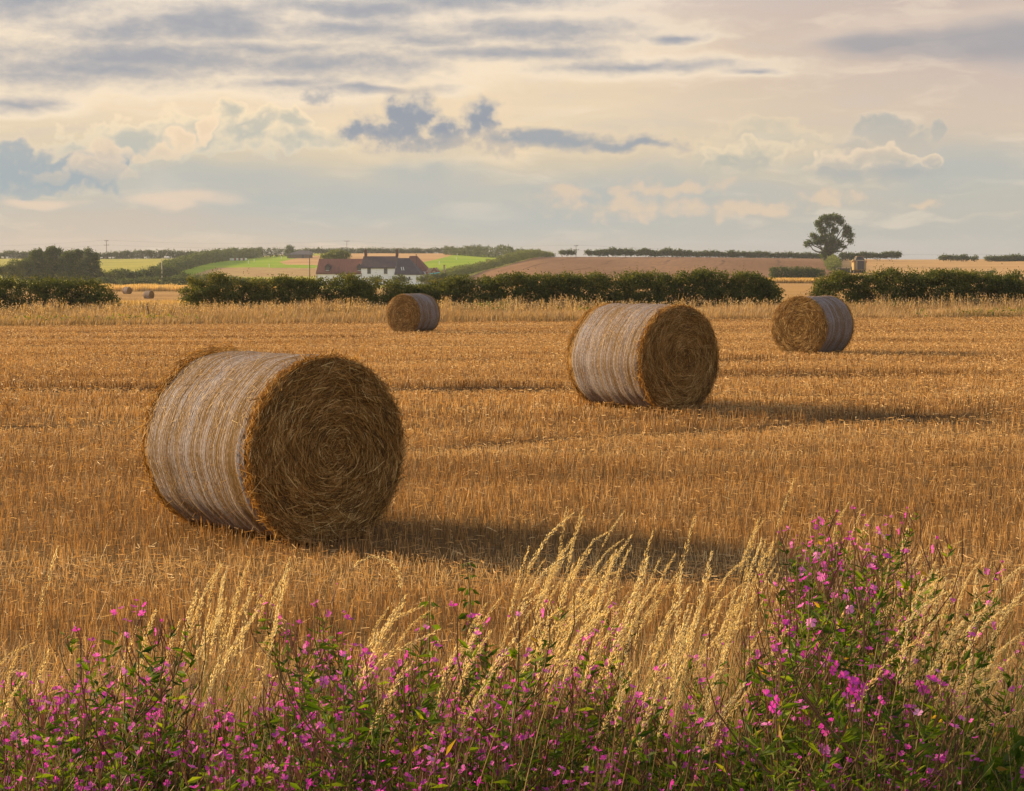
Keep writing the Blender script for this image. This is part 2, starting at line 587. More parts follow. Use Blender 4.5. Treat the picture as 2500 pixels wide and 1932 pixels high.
def plain_mat(name, col, rough=0.7, var=0.15, scale=2.0, bump=0.0, metal=0.0, bscale=20.0, spec=0.4, stretch=(1, 1, 1)):
    m, n, out = new_mat(name)
    tc = n.new('ShaderNodeTexCoord')
    vec = n.vm('MULTIPLY', tc.outputs['Object'], stretch)
    nz = n.noise(vec, scale, 6, 0.6)
    c = n.mix(n.ss(0.3, 0.7, nz), tuple(k * (1 - var) for k in col), tuple(min(1, k * (1 + var)) for k in col))
    b = n.new('ShaderNodeBsdfPrincipled')
    n.put(b.inputs['Base Color'], c)
    b.inputs['Roughness'].default_value = rough
    b.inputs['Metallic'].default_value = metal
    b.inputs['Specular IOR Level'].default_value = spec
    if bump > 0:
        bp = n.new('ShaderNodeBump')
        bp.inputs['Strength'].default_value = bump
        bp.inputs['Distance'].default_value = 0.02
        n.put(bp.inputs['Height'], n.noise(vec, bscale, 4, 0.6))
        n.link(bp.outputs[0], b.inputs['Normal'])
    n.link(b.outputs[0], out.inputs[0])
    return m


def field_mat(name, a, b, c, scale=0.12, stretch=(1, 1, 1), lines=None, detail=8):
    """far field: two tones over noise, third tone in thin stretched streaks (tramlines)"""
    m, n, out = new_mat(name)
    tc = n.new('ShaderNodeTexCoord')
    vec = n.vm('MULTIPLY', tc.outputs['Object'], stretch)
    nz = n.noise(vec, scale, detail, 0.65)
    col = n.mix(n.ss(0.35, 0.65, nz), a, b)
    fine = n.noise(vec, scale * 9, 4, 0.7)
    col = n.mix(n.m('MULTIPLY', n.ss(0.45, 0.75, fine), 0.6), col, c)
    if lines:
        dirx, diry, per, wd, amt = lines
        x, y, z = n.sep(tc.outputs['Object'])
        t = n.m('ADD', n.m('MULTIPLY', x, diry), n.m('MULTIPLY', y, -dirx))
        t = n.m('ADD', t, n.m('MULTIPLY', n.noise(tc.outputs['Object'], 0.02, 3), 6.0))
        fr = n.m('FRACT', n.m('DIVIDE', t, per))
        l = n.m('MULTIPLY', n.ss(wd, wd * 0.4, n.m('ABSOLUTE', n.m('SUBTRACT', fr, 0.5))), amt)
        l = n.m('MULTIPLY', l, n.ss(0.35, 0.6, n.noise(tc.outputs['Object'], 0.03, 3)))
        fr2 = n.m('SINE', n.m('MULTIPLY', t, 2 * math.pi / 2.6))
        col = n.mix(n.m('MULTIPLY', n.ss(0.2, 1.0, fr2), 0.25), col, c)
        col = n.mix(l, col, tuple(k * 0.45 for k in c))
    bs = n.new('ShaderNodeBsdfPrincipled')
    n.put(bs.inputs['Base Color'], col)
    bs.inputs['Roughness'].default_value = 0.95
    bs.inputs['Specular IOR Level'].default_value = 0.05
    bp = n.new('ShaderNodeBump')
    bp.inputs['Strength'].default_value = 0.8
    bp.inputs['Distance'].default_value = 0.5
    n.put(bp.inputs['Height'], n.noise(tc.outputs['Object'], 1.2, 5, 0.7))
    n.link(bp.outputs[0], bs.inputs['Normal'])
    n.link(bs.outputs[0], out.inputs[0])
    return m


M = {}
M['stubble'] = foliage_mat('stubble_straw', [(0, (0.15, 0.080, 0.028)), (0.35, (0.41, 0.232, 0.084)), (0.7, (0.63, 0.385, 0.148)), (1, (0.86, 0.65, 0.33))], 0.30, (1.0, 0.85, 0.55), 0.55)
M['dry_grass'] = foliage_mat('dry_grass', [(0, (0.17, 0.14, 0.05)), (0.25, (0.31, 0.205, 0.10)), (0.6, (0.50, 0.345, 0.18)), (1, (0.74, 0.58, 0.34))], 0.40, (1.0, 0.88, 0.5))
M['gold_grass'] = foliage_mat('golden_grass', [(0, (0.42, 0.27, 0.09)), (0.5, (0.62, 0.43, 0.15)), (1, (0.80, 0.62, 0.28))], 0.45, (1.0, 0.88, 0.5))
M['seed'] = foliage_mat('seed_head', [(0, (0.68, 0.50, 0.22)), (0.5, (0.86, 0.70, 0.37)), (1, (0.95, 0.87, 0.60))], 0.55, (1.1, 1.0, 0.68), hue=0.5)
M['grass_stem'] = foliage_mat('grass_stem', [(0, (0.36, 0.26, 0.09)), (0.5, (0.52, 0.36, 0.14)), (1, (0.60, 0.46, 0.2))], 0.3, (1.0, 0.9, 0.5), hue=0.8)
M['hedge'] = foliage_mat('hedge_leaf', [(0, (0.042, 0.058, 0.016)), (0.5, (0.098, 0.122, 0.028)), (0.85, (0.18, 0.175, 0.038)), (1, (0.26, 0.20, 0.06))], 0.35, (1.25, 1.15, 0.35))
M['far_leaf'] = foliage_mat('far_leaf', [(0, (0.038, 0.060, 0.020)), (0.5, (0.085, 0.125, 0.034)), (1, (0.16, 0.19, 0.05))], 0.3, (1.2, 1.1, 0.4))
M['tree_leaf'] = foliage_mat('tree_leaf', [(0, (0.030, 0.055, 0.012)), (0.5, (0.080, 0.125, 0.022)), (1, (0.17, 0.20, 0.035))], 0.45, (1.2, 1.15, 0.35))
M['pale_leaf'] = foliage_mat('pale_leaf', [(0, (0.08, 0.105, 0.026)), (0.5, (0.15, 0.18, 0.045)), (1, (0.25, 0.26, 0.07))], 0.35, (1.1, 1.1, 0.4))
M['herb_leaf'] = foliage_mat('herb_leaf', [(0, (0.026, 0.058, 0.006)), (0.5, (0.095, 0.155, 0.012)), (0.88, (0.22, 0.28, 0.024)), (1, (0.42, 0.26, 0.035))], 0.5, (1.2, 1.2, 0.3), hue=0.35)
M['green_blade'] = foliage_mat('green_blade', [(0, (0.035, 0.07, 0.015)), (0.6, (0.09, 0.14, 0.03)), (1, (0.30, 0.26, 0.08))], 0.4, (1.15, 1.15, 0.4))
M['petal'] = foliage_mat('petal', [(0, (0.42, 0.035, 0.36)), (0.45, (0.68, 0.085, 0.52)), (0.8, (0.82, 0.20, 0.64)), (1, (0.90, 0.42, 0.78))], 0.45, (1.2, 0.8, 1.15), hue=0.3)
M['herb_stem'] = foliage_mat('herb_stem', [(0, (0.12, 0.055, 0.040)), (0.5, (0.19, 0.095, 0.055)), (1, (0.17, 0.19, 0.04))], 0.2, (1.1, 0.8, 0.6), hue=0.4)
M['bark'] = plain_mat('bark', (0.085, 0.062, 0.042), 0.9, 0.3, 6, 0.6)
M['soil'] = None


def straw_mat(name, dark, mid, light):
    """packed straw: fibres laid round the bale axis (local X)"""
    m, n, out = new_mat(name)
    tc = n.new('ShaderNodeTexCoord')
    x, y, z = n.sep(tc.outputs['Object'])
    zc = n.m('SUBTRACT', z, 0.61)
    r = n.m('SQRT', n.m('ADD', n.m('MULTIPLY', y, y), n.m('MULTIPLY', zc, zc)))
    th = n.m('ARCTAN2', zc, y)
    ca, sa = n.m('COSINE', th), n.m('SINE', th)
    vec = n.vm('ADD', n.comb(n.m('MULTIPLY', r, 60.0), n.m('MULTIPLY', ca, 5.0), n.m('MULTIPLY', x, 60.0)), n.comb(0.0, n.m('MULTIPLY', sa, 5.0), n.m('MULTIPLY', sa, 5.0)))
    f = n.noise(vec, 1.0, 5, 0.7)
    big = n.noise(tc.outputs['Object'], 5.0, 4, 0.6)
    col = n.ramp(f, [(0.28, dark), (0.5, mid), (0.72, light)])
    col = n.mix(n.m('MULTIPLY', n.ss(0.45, 0.75, big), 0.5), col, dark)
    b = n.new('ShaderNodeBsdfPrincipled')
    n.put(b.inputs['Base Color'], col)
    b.inputs['Roughness'].default_value = 0.85
    b.inputs['Specular IOR Level'].default_value = 0.15
    bp = n.new('ShaderNodeBump')
    bp.inputs['Strength'].default_value = 1.0
    bp.inputs['Distance'].default_value = 0.02
    n.put(bp.inputs['Height'], f)
    n.link(bp.outputs[0], b.inputs['Normal'])
    n.link(b.outputs[0], out.inputs[0])
    return m


M['straw_core'] = straw_mat('packed_straw', (0.075, 0.038, 0.011), (0.21, 0.115, 0.032), (0.37, 0.22, 0.07))
M['straw'] = foliage_mat('loose_straw', [(0, (0.085, 0.044, 0.012)), (0.35, (0.27, 0.14, 0.034)), (0.65, (0.48, 0.275, 0.075)), (1, (0.78, 0.57, 0.25))], 0.25, (1, 0.85, 0.5), 0.6)


def net_mat():
    """white netting pulled round straw: thin strands along the circumference, worn through in bands"""
    m, n, out = new_mat('net_wrap')
    tc = n.new('ShaderNodeTexCoord')
    oi = n.new('ShaderNodeObjectInfo')
    x, y, z = n.sep(tc.outputs['Object'])
    zc = n.m('SUBTRACT', z, 0.61)
    th = n.m('ARCTAN2', zc, y)
    ofs = n.m('MULTIPLY', oi.outputs['Random'], 37.0)
    ca, sa = n.m('COSINE', th), n.m('SINE', th)

    def rv(kx, kt):
        return n.comb(n.m('ADD', n.m('MULTIPLY', xs, kx), ofs), n.m('MULTIPLY', ca, kt), n.m('MULTIPLY', sa, kt))
    xs = x
    xs = n.m('ADD', x, n.m('MULTIPLY', n.m('SUBTRACT', n.noise(rv(3.0, 1.2), 1.0, 3), 0.5), 0.018))
    strand = n.noise(rv(95.0, 0.6), 1.0, 2, 0.6)
    fine = n.noise(rv(190.0, 24.0), 1.0, 4, 0.7)
    band = n.noise(rv(5.5, 0.35), 1.0, 4, 0.6)
    bl = n.noise(tc.outputs['Object'], 4.0, 6, 0.7)
    cover = n.m('ADD', n.m('MULTIPLY', n.m('SUBTRACT', strand, 0.5), 3.2), n.m('MULTIPLY', n.m('SUBTRACT', fine, 0.5), 2.2))
    cover = n.m('ADD', cover, n.m('MULTIPLY', n.m('SUBTRACT', band, 0.46), 2.3))
    cover = n.m('ADD', cover, n.m('MULTIPLY', n.m('SUBTRACT', bl, 0.5), 1.4))
    k = n.ss(-0.55, 0.75, cover)
    straw = n.ramp(fine, [(0.25, (0.055, 0.03, 0.010)), (0.5, (0.17, 0.10, 0.035)), (0.75, (0.34, 0.22, 0.085))])
    net = n.mix(n.ss(0.35, 0.7, fine), (0.20, 0.182, 0.190), (0.44, 0.41, 0.44))
    col = n.mix(n.m('MULTIPLY', k, 0.88), straw, net)
    b = n.new('ShaderNodeBsdfPrincipled')
    n.put(b.inputs['Base Color'], col)
    b.inputs['Roughness'].default_value = 0.9
    b.inputs['Specular IOR Level'].default_value = 0.1
    bp = n.new('ShaderNodeBump')
    bp.inputs['Strength'].default_value = 1.0
    bp.inputs['Distance'].default_value = 0.014
    n.put(bp.inputs['Height'], n.m('ADD', strand, n.m('MULTIPLY', fine, 0.6)))
    n.link(bp.outputs[0], b.inputs['Normal'])
    n.link(b.outputs[0], out.inputs[0])
    return m


M['net'] = net_mat()


def soil_mat():
    m, n, out = new_mat('stubble_ground')
    tc = n.new('ShaderNodeTexCoord')
    o = tc.outputs['Object']
    f1 = n.noise(n.vm('MULTIPLY', o, (1, 2.5, 1)), 14.0, 8, 0.75)
    f2 = n.noise(n.vm('MULTIPLY', o, (0.25, 2.2, 1)), 1.0, 5, 0.6)
    col = n.ramp(f1, [(0.3, (0.07, 0.040, 0.018)), (0.48, (0.19, 0.112, 0.044)), (0.62, (0.34, 0.21, 0.085)), (0.78, (0.52, 0.37, 0.18))])
    col = n.mix(n.m('MULTIPLY', n.ss(0.45, 0.7, f2), 0.45), col, (0.17, 0.09, 0.034))
    stand_shade = n.new('ShaderNodeAttribute', attribute_name='rnd')
    col = n.mix(n.m('MULTIPLY', n.ss(0.1, 0.7, stand_shade.outputs['Fac']), 0.85), col, n.ramp(f1, [(0.35, (0.05, 0.032, 0.018)), (0.7, (0.17, 0.105, 0.05))]))  # ground under the thick stand darkened, standing in for shade between stems
    b = n.new('ShaderNodeBsdfPrincipled')
    n.put(b.inputs['Base Color'], col)
    b.inputs['Roughness'].default_value = 0.95
    b.inputs['Specular IOR Level'].default_value = 0.05
    bp = n.new('ShaderNodeBump')
    bp.inputs['Strength'].default_value = 1.0
    bp.inputs['Distance'].default_value = 0.04
    n.put(bp.inputs['Height'], f1)
    n.link(bp.outputs[0], b.inputs['Normal'])
    n.link(b.outputs[0], out.inputs[0])
    return m


M['soil'] = soil_mat()

# ------------------------------------------------------------------ terrain
_zd = np.array([0, 8, 13, 18, 22.7, 30, 40, 50, 61.3, 70, 78, 90, 110], float)
_zz = np.array([-0.06, 0.0, 0.0, 0.09, 0.18, 0.15, 0.05, -0.07, -0.2, -0.24, -0.26, -0.35, -0.55], float)
_zf = np.linspace(0, 110, 2201)
_zs = np.convolve(np.pad(np.interp(_zf, _zd, _zz), 60, mode='edge'), np.ones(121) / 121, 'valid')


def z_smooth(x, y):
    k = 0.0068 * np.clip((np.asarray(y, float) - 30) / 45, 0, 1) ** 1.0
    return np.interp(y, _zf, _zs) + k * np.clip(x, -60, 60)


def d_near(px, row):
    """distance at which the near field is seen at (px,row)"""
    ds = np.linspace(7, 90, 4000)
    rows = 655 - (z_smooth(px_x(px, ds), ds) - CAMZ) / ds * F
    return float(np.interp(-row, -rows, ds))


# wheel tracks and header lines: rolled flat on the near side, standing thick and tall behind
_TR = []
for _pts, _amp, _wd in (([(-500, 955), (330, 952), (700, 950), (1500, 953)], 1.0, 1.0), ([(-400, 902), (500, 900), (900, 897)], 0.55, 1.1), ([(880, 1122), (985, 1108), (1400, 1072), (1800, 1046), (2600, 1000)], 0.65, 0.6),
                        ([(1500, 882), (1800, 880), (2200, 884)], 0.8, 1.2), ([(1500, 925), (1760, 919), (2100, 917), (2700, 914)], 1.0, 1.0), ([(-300, 826), (400, 828), (1000, 826)], 0.7, 1.6), ([(-300, 846), (700, 845), (1300, 842)], 0.5, 1.5),
                        ([(1000, 838), (1700, 832), (2700, 836)], 0.45, 1.6), ([(-300, 866), (400, 868), (800, 866)], 0.55, 1.3), ([(-300, 1000), (200, 1003), (400, 1004)], 0.55, 0.7), ([(-300, 1048), (360, 1042)], 0.6, 0.6),
                        ([(1500, 960), (2000, 965), (2700, 962)], 0.5, 0.8), ([(1000, 1010), (1400, 1006)], 0.5, 0.7), ([(1050, 812), (1800, 812), (2700, 806)], 0.5, 2.0), ([(-300, 1180), (350, 1165)], 0.5, 0.4), ([(1100, 1190), (1900, 1160), (2700, 1150)], 0.45, 0.4),
                        ([(900, 880), (1400, 876)], 0.5, 1.2), ([(1900, 1075), (2700, 1060)], 0.5, 0.6)):
    _d = [d_near(p, r) for p, r in _pts]
    _TR.append((np.array([float(px_x(p, q)) for (p, r), q in zip(_pts, _d)]), np.array(_d), _amp, _wd))


def tracks(x, y):
    x = np.asarray(x, float)
    y = np.asarray(y, float)
    flat = np.zeros(np.broadcast(x, y).shape)
    wall = flat.copy()
    for i, (xs, ys, amp, wd) in enumerate(_TR):
        yc = np.interp(x, xs, ys) + 0.10 * wd * vnoise(x * 0.5, 60 + i, 2)
        q = (y - yc) / wd
        a = amp * np.clip((x - xs[0]) / 1.5, 0, 1) * np.clip((xs[-1] - x) / 1.5, 0, 1) * np.clip(0.75 + 0.8 * vnoise(x * 0.35 / wd, 80 + i, 2), 0, 1.15)
        flat = np.maximum(flat, a * np.clip((q + 1.1) * 5, 0, 1) * np.clip(-q * 8 + 0.5, 0, 1))
        wall = np.maximum(wall, a * np.clip(q * 8 + 0.5, 0, 1) * np.clip((0.6 - q) * 3, 0, 1))
    return np.clip(flat, 0, 1), np.clip(wall, 0, 1)


def swath(x, y):
    """-1..1: bands left across the field by the drill, the header and the wheels"""
    w = 0.5 * vnoise2(x * 0.10, y * 0.25, 41, 2)
    return np.clip(1.5 * vnoise((y + w) * 1.15, 42, 2) * (0.6 + 0.6 * vnoise2(x * 0.22, y * 0.7, 43, 2)) + 0.5 * vnoise((y + 0.3 * w) * 3.1, 44, 1), -1, 1)


def z_field(x, y):
    x = np.asarray(x, float)
    y = np.asarray(y, float)
    z = z_smooth(x, y)
    z = z + 0.03 * vnoise2(x * 0.5, y * 0.8, 5, 3) * np.clip(y / 12, 0.3, 1)
    return z - 0.05 * tracks(x, y)[0]


# far land: height along distance, for three columns of the valley
_dn = np.array([90, 150, 220, 290, 340, 400, 430, 480, 520, 600, 700, 800, 900, 1000, 1060, 1200, 1600, 3000, 9000], float)
_zl = np.array([-0.35, -1.0, -2.2, -2.8, -2.85, -3.0, -2.6, -2.4, -1.5, -0.06, 2.2, 4.3, 6.4, 6.9, 7.0, 6.5, 4, -6, -30], float)
_zm = np.array([-0.30, -1.0, -2.2, -2.8, -2.85, -3.0, -2.6, -2.4, -1.5, -0.06, 2.3, 4.6, 7.0, 9.8, 10.0, 9.5, 6, -6, -30], float)
_dr = np.array([90, 150, 220, 300, 350, 400, 450, 500, 550, 600, 650, 700, 740, 800, 1000, 1500, 3000, 9000], float)
_zr = np.array([-0.25, -0.6, -1.2, -1.2, -1.3, -0.7, 0.04, 0.92, 1.9, 3.07, 4.3, 5.5, 6.3, 6.5, 6.2, 4, -6, -30], float)
_df = np.linspace(90, 9000, 8911)


def _sm(d, z, k=25):
    y = np.interp(_df, d, z)
    return np.convolve(np.pad(y, k, mode='edge'), np.ones(2 * k + 1) / (2 * k + 1), 'valid')


_sl, _smid, _sr = _sm(_dn, _zl), _sm(_dn, _zm), _sm(_dr, _zr)


def sstep(a, b, x):
    t = np.clip((x - a) / (b - a), 0, 1)
    return t * t * (3 - 2 * t)


def z_far(px, d):
    px = np.asarray(px, float)
    d = np.asarray(d, float)
    wm = sstep(520, 760, px)
    wr = sstep(1120, 1330, px)
    zl, zm, zr = np.interp(d, _df, _sl), np.interp(d, _df, _smid), np.interp(d, _df, _sr)
    zr = zr - 0.9 * sstep(1700, 2250, px) * sstep(350, 700, d)
    z = (zl * (1 - wm) + zm * wm) * (1 - wr) + zr * wr
    x = px_x(px, d)
    zn = z_smooth(x, np.minimum(d, 110))
    w = sstep(90, 140, d)
    z = zn * (1 - w) + z * w
    return z + 0.25 * vnoise2(x * 0.03, d * 0.02, 9, 2) * sstep(140, 300, d)


def d_at(px, row):
    """distance at which the far land is seen at (px,row), beyond the hedge"""
    ds = np.linspace(150, 1060, 1821)
    z = z_far(px, ds)
    rows = 655 - (z - CAMZ) / ds * F
    k = np.where(rows <= row)[0]
    return float(ds[k[0]]) if len(k) else float(ds[np.argmin(rows)])


def gp(px, d):
    """point on the far ground"""
    return np.array([float(px_x(px, d)), float(d), float(z_far(px, d))])


def inpoly(x, y, poly):
    x, y = np.asarray(x), np.asarray(y)
    c = np.zeros(x.shape, bool)
    n = len(poly)
    for i in range(n):
        x0, y0 = poly[i]
        x1, y1 = poly[(i + 1) % n]
        cond = (y0 > y) != (y1 > y)
        c ^= cond & (x < (x1 - x0) * (y - y0) / (y1 - y0 + 1e-9) + x0)
    return c


def build_ground():
    # near stubble field: one sheet, fine in depth
    cols = np.linspace(-900, 3400, 230)
    ds = np.concatenate([[0.6, 1.5, 2.5, 3.2], np.geomspace(3.8, 96, 900)])
    PX, D = np.meshgrid(cols, ds)
    X = px_x(PX, D) * np.where(D < 6, 6 / D, 1.0) ** 0.8
    Z = z_field(X, D)
    a = Acc()
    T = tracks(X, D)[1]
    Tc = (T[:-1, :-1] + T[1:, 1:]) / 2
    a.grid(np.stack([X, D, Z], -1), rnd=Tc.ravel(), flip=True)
    o = a.build('stubble_field', M['soil'])
    tag(o, 'harvested field of golden cereal stubble', kind='structure')
    # land behind and under everything, out to the horizon
    a = Acc()
    g = np.linspace(-1700, 1700, 61)
    GX, GY = np.meshgrid(g, g)
    rr = np.hypot(GX, GY)
    a.grid(np.stack([GX, GY, np.full_like(GX, -9.0) - rr * 0.003], -1), flip=True)
    tag(a.build('land', field_mat('land', (0.10, 0.11, 0.04), (0.16, 0.15, 0.06), (0.2, 0.17, 0.07), 0.02)), 'farmland reaching to the horizon', kind='structure')
    a = Acc()
    a.grid(np.stack(np.meshgrid(np.linspace(-40, 40, 30), np.linspace(-60, 0.6, 24)), -1).reshape(24, 30, 2) @ np.array([[1, 0, 0], [0, 1, 0.0]]) + np.array([0, 0, -0.06]), flip=True)
    tag(a.build('verge', field_mat('verge', (0.05, 0.07, 0.02), (0.09, 0.10, 0.03), (0.16, 0.13, 0.05), 2.0)), 'grass verge behind the viewpoint', kind='structure')

    # far land in patches
    cols = np.arange(-700, 3201, 6.0)
    ds = np.concatenate([np.geomspace(92, 400, 90), np.geomspace(404, 1100, 240), np.geomspace(1125, 1650, 12)])
    PX, D = np.meshgrid(cols, ds)
    Z = z_far(PX, D)
    X = px_x(PX, D)
    G = np.stack([X, D, Z], -1)
    cpx = (PX[:-1, :-1] + PX[1:, 1:]) / 2
    cd = (D[:-1, :-1] + D[1:, 1:]) / 2
    cz = (Z[:-1, :-1] + Z[1:, 1:]) / 2
    row = 655 - (cz - CAMZ) / cd * F
    # wobble field edges a little
    wpx = cpx + 6 * vnoise2(cpx * 0.02, row * 0.1, 21, 2)
    wrow = row + 1.0 * vnoise2(cpx * 0.03, row * 0.1, 22, 2)
    patch = np.zeros(cpx.shape, int)                                          # 0 meadow
    far = cd > 440
    def put(poly, k):
        patch[far & inpoly(wpx, wrow, poly)] = k
    patch[cd <= 440] = 1
    patch[(cd < 128)] = 6
    patch[(cd > 395) & (cd <= 440) & (cpx < 1000)] = 6
    put([(385, 690), (440, 662), (500, 645), (560, 634), (640, 627), (800, 622), (700, 636), (690, 641), (772, 646), (772, 660), (560, 655), (470, 672)], 2)
    put([(683, 640), (750, 626), (870, 618.5), (1128, 618.5), (1090, 628), (1030, 643), (900, 652), (772, 648), (700, 646)], 3)
    put([(470, 672), (530, 653.5), (640, 653), (800, 656), (900, 662), (900, 674), (600, 676)], 4)
    put([(1022, 652), (1034, 642), (1090, 627.5), (1110, 621), (1214, 621), (1215, 630), (1130, 655), (1060, 666), (1022, 666)], 2)
    put([(1040, 720), (1100, 694), (1180, 662), (1250, 645), (1345, 618), (1600, 600), (2004, 600), (2020, 640), (2034, 670), (2036, 720)], 5)
    put([(2036, 720), (2034, 670), (2020, 640), (2004, 600), (3300, 600), (3300, 720)], 7)
    put([(2036, 720), (2034, 690), (3300, 690), (3300, 720)], 1)
    mats = [('meadow', field_mat('meadow', (0.30, 0.30, 0.06), (0.42, 0.38, 0.085), (0.50, 0.41, 0.12), 0.05), 'yellow-green meadow on the far slope'),
            ('far_stubble_field', field_mat('far_stubble', (0.36, 0.21, 0.075), (0.46, 0.28, 0.11), (0.30, 0.17, 0.06), 0.03, (0.3, 2, 1)), 'golden stubble field beyond the hedge'),
            ('green_field', field_mat('green_crop', (0.17, 0.30, 0.018), (0.27, 0.37, 0.026), (0.38, 0.40, 0.05), 0.03, (0.5, 1, 1)), 'bright green fields round the farmhouse'),
            ('tan_field', field_mat('tan_crop', (0.40, 0.23, 0.11), (0.52, 0.33, 0.16), (0.34, 0.20, 0.10), 0.03, (0.3, 1, 1)), 'tan harvested field behind the farmhouse'),
            ('rough_pasture', field_mat('rough_pasture', (0.36, 0.22, 0.12), (0.44, 0.33, 0.14), (0.16, 0.12, 0.06), 0.12), 'pinkish dry rough grass below the green field'),
            ('brown_hillside', field_mat('brown_stubble', (0.20, 0.112, 0.064), (0.27, 0.155, 0.088), (0.15, 0.083, 0.048), 0.03, (1, 0.2, 1), lines=(0.13, 0.99, 19.0, 0.04, 0.6)), 'mown brown hillside streaked with wheel tracks'),
            ('grass_bank', field_mat('grass_bank', (0.30, 0.20, 0.07), (0.42, 0.28, 0.09), (0.2, 0.15, 0.05), 0.3), 'banks of dry grass along the hedges'),
            ('ripe_crop_field', field_mat('ripe_crop', (0.44, 0.27, 0.12), (0.52, 0.34, 0.16), (0.38, 0.23, 0.10), 0.03, (0.2, 2, 1)), 'tan crop field being harvested')]
    idx = np.arange(G.shape[0] * G.shape[1]).reshape(G.shape[:2])
    Q = np.stack([idx[:-1, :-1], idx[:-1, 1:], idx[1:, 1:], idx[1:, :-1]], -1)
    V = G.reshape(-1, 3)
    for k, (nm, mt, lb) in enumerate(mats):
        q = Q[patch == k]
        if not len(q):
            continue
        u, inv = np.unique(q.reshape(-1), return_inverse=True)
        a = Acc()
        a.indexed(V[u], inv.reshape(-1, 4))
        tag(a.build(nm, mt), lb, kind='structure')


build_ground()


# ------------------------------------------------------------------ stubble straws
def build_stubble():
    # (d0, d1, straws per m2, half width, chaff per m2)
    bands = [(6.6, 12, 760, 0.0017, 300), (12, 20, 580, 0.0021, 240), (20, 34, 300, 0.0036, 150), (34, 54, 210, 0.0045, 120), (54, 79, 120, 0.0065, 60)]
    acc = Acc()
    chaff = Acc()
    for d0, d1, den, hw, cden in bands:
        xl0, xr = -0.30, 0.30
        area = (xr - xl0) * (d1 ** 2 - d0 ** 2) / 2 + 2.4 * (d1 - d0)
        n = int(area * den)
        d = np.sqrt(rng.uniform(d0 ** 2, d1 ** 2, n))
        x = rng.uniform(-1, 1, n) * (xr * d + 1.2)
        if d1 > 70:
            lim = 75.3 + 0.10 * x
            k = d < lim
            d, x = d[k], x[k]
        # thicker stand behind each track
        ex = rng.random(len(d)) < 0.75
        e1, e2 = x[ex] + rng.normal(0, 0.05, ex.sum()), d[ex] + rng.normal(0, 0.05, ex.sum())
        e = tracks(e1, e2)[1] > 0.25
        x, d = np.concatenate([x, e1[e]]), np.concatenate([d, e2[e]])
        # drilled rows run across the view, 13 cm apart
        rowk = np.round((d + 0.02 * x) / 0.13) * 0.13 - 0.02 * x
        d = np.where(rng.random(len(d)) < 0.75, rowk + rng.normal(0, 0.016, len(d)), d)
        t, wl = tracks(x, d)
        tint = vnoise2(x * 0.25, d * 1.1, 31, 3)
        sw0 = swath(x, d)
        keep = rng.random(len(d)) > np.clip(t * 0.35 + 0.25 * np.clip(-tint, 0, 1) + 0.35 * np.clip(-sw0, 0, 1), 0, 0.9)
        d, x, t, tint, wl = d[keep], x[keep], t[keep], tint[keep], wl[keep]
        n = len(d)
        z = z_field(x, d)
        h = rng.uniform(0.06, 0.125, n) * np.interp(d, [8, 25, 60], [1.0, 0.75, 0.5]) * (1 + 0.38 * vnoise2(x * 0.22, d * 1.15, 33, 3)) * (1 - 0.82 * np.clip(t * 1.3, 0, 1)) * (1 + 0.75 * wl)
        # taller fringe on the far side of ruts
        lean = rng.normal(0, 0.20, (n, 2))
        top = np.stack([x + lean[:, 0] * h + 0.03 * h, d + lean[:, 1] * h, z + h], -1)
        bot = np.stack([x, d, z - 0.01], -1)
        yaw = rng.uniform(0, math.pi, n)
        side = np.stack([np.cos(yaw), np.sin(yaw) * 0.8, np.zeros(n)], -1)
        sw = swath(x, d)
        h = h * (1 + 0.35 * sw)
        top[:, 2] = z + h
        r = np.clip(rng.beta(2.0, 1.9, n) + 0.30 * tint + 0.2 * t - 0.62 * wl - 0.30 * sw, 0, 1)  # stems behind tracks coloured darker to paint the shade inside the thick stand
        hwv = hw * rng.uniform(0.7, 1.3, n)
        C = np.stack([bot, top], 1)
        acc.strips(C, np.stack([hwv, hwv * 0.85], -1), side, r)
        # loose chaff and broken straw lying about
        m = int(area * cden * 1.7)
        d = np.sqrt(rng.uniform(d0 ** 2, d1 ** 2, m))
        x = rng.uniform(-1, 1, m) * (xr * d + 1.2)
        if d1 > 70:
            k = d < 75.3 + 0.10 * x
            d, x = d[k], x[k]
        k = rng.random(len(d)) < 0.55 - 0.45 * swath(x, d)
        d, x = d[k], x[k]
        m = len(d)
        L = rng.uniform(0.02, 0.085, m)
        az = rng.uniform(0, math.pi, m)
        el = rng.normal(0, 0.22, m)
        dv = np.stack([np.cos(az) * np.cos(el), np.sin(az) * np.cos(el), np.sin(el)], -1)
        c = np.stack([x, d, z_field(x, d) + rng.uniform(0.01, 0.10, m)], -1)
        side = unit(np.cross(dv, rand_dirs(m)))
        chaff.strips(np.stack([c - dv * L[:, None] / 2, c + dv * L[:, None] / 2], 1), (hw * rng.uniform(0.6, 1.2, m))[:, None], side, rng.beta(3, 1.8, m))
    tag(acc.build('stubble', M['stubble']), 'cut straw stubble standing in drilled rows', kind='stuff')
    tag(chaff.build('chaff_straw', M['stubble']), 'broken straw and chaff lying among the stubble', kind='stuff')


build_stubble()


# ------------------------------------------------------------------ bales
R0, LEN, CZ = 0.66, 1.34, 0.61


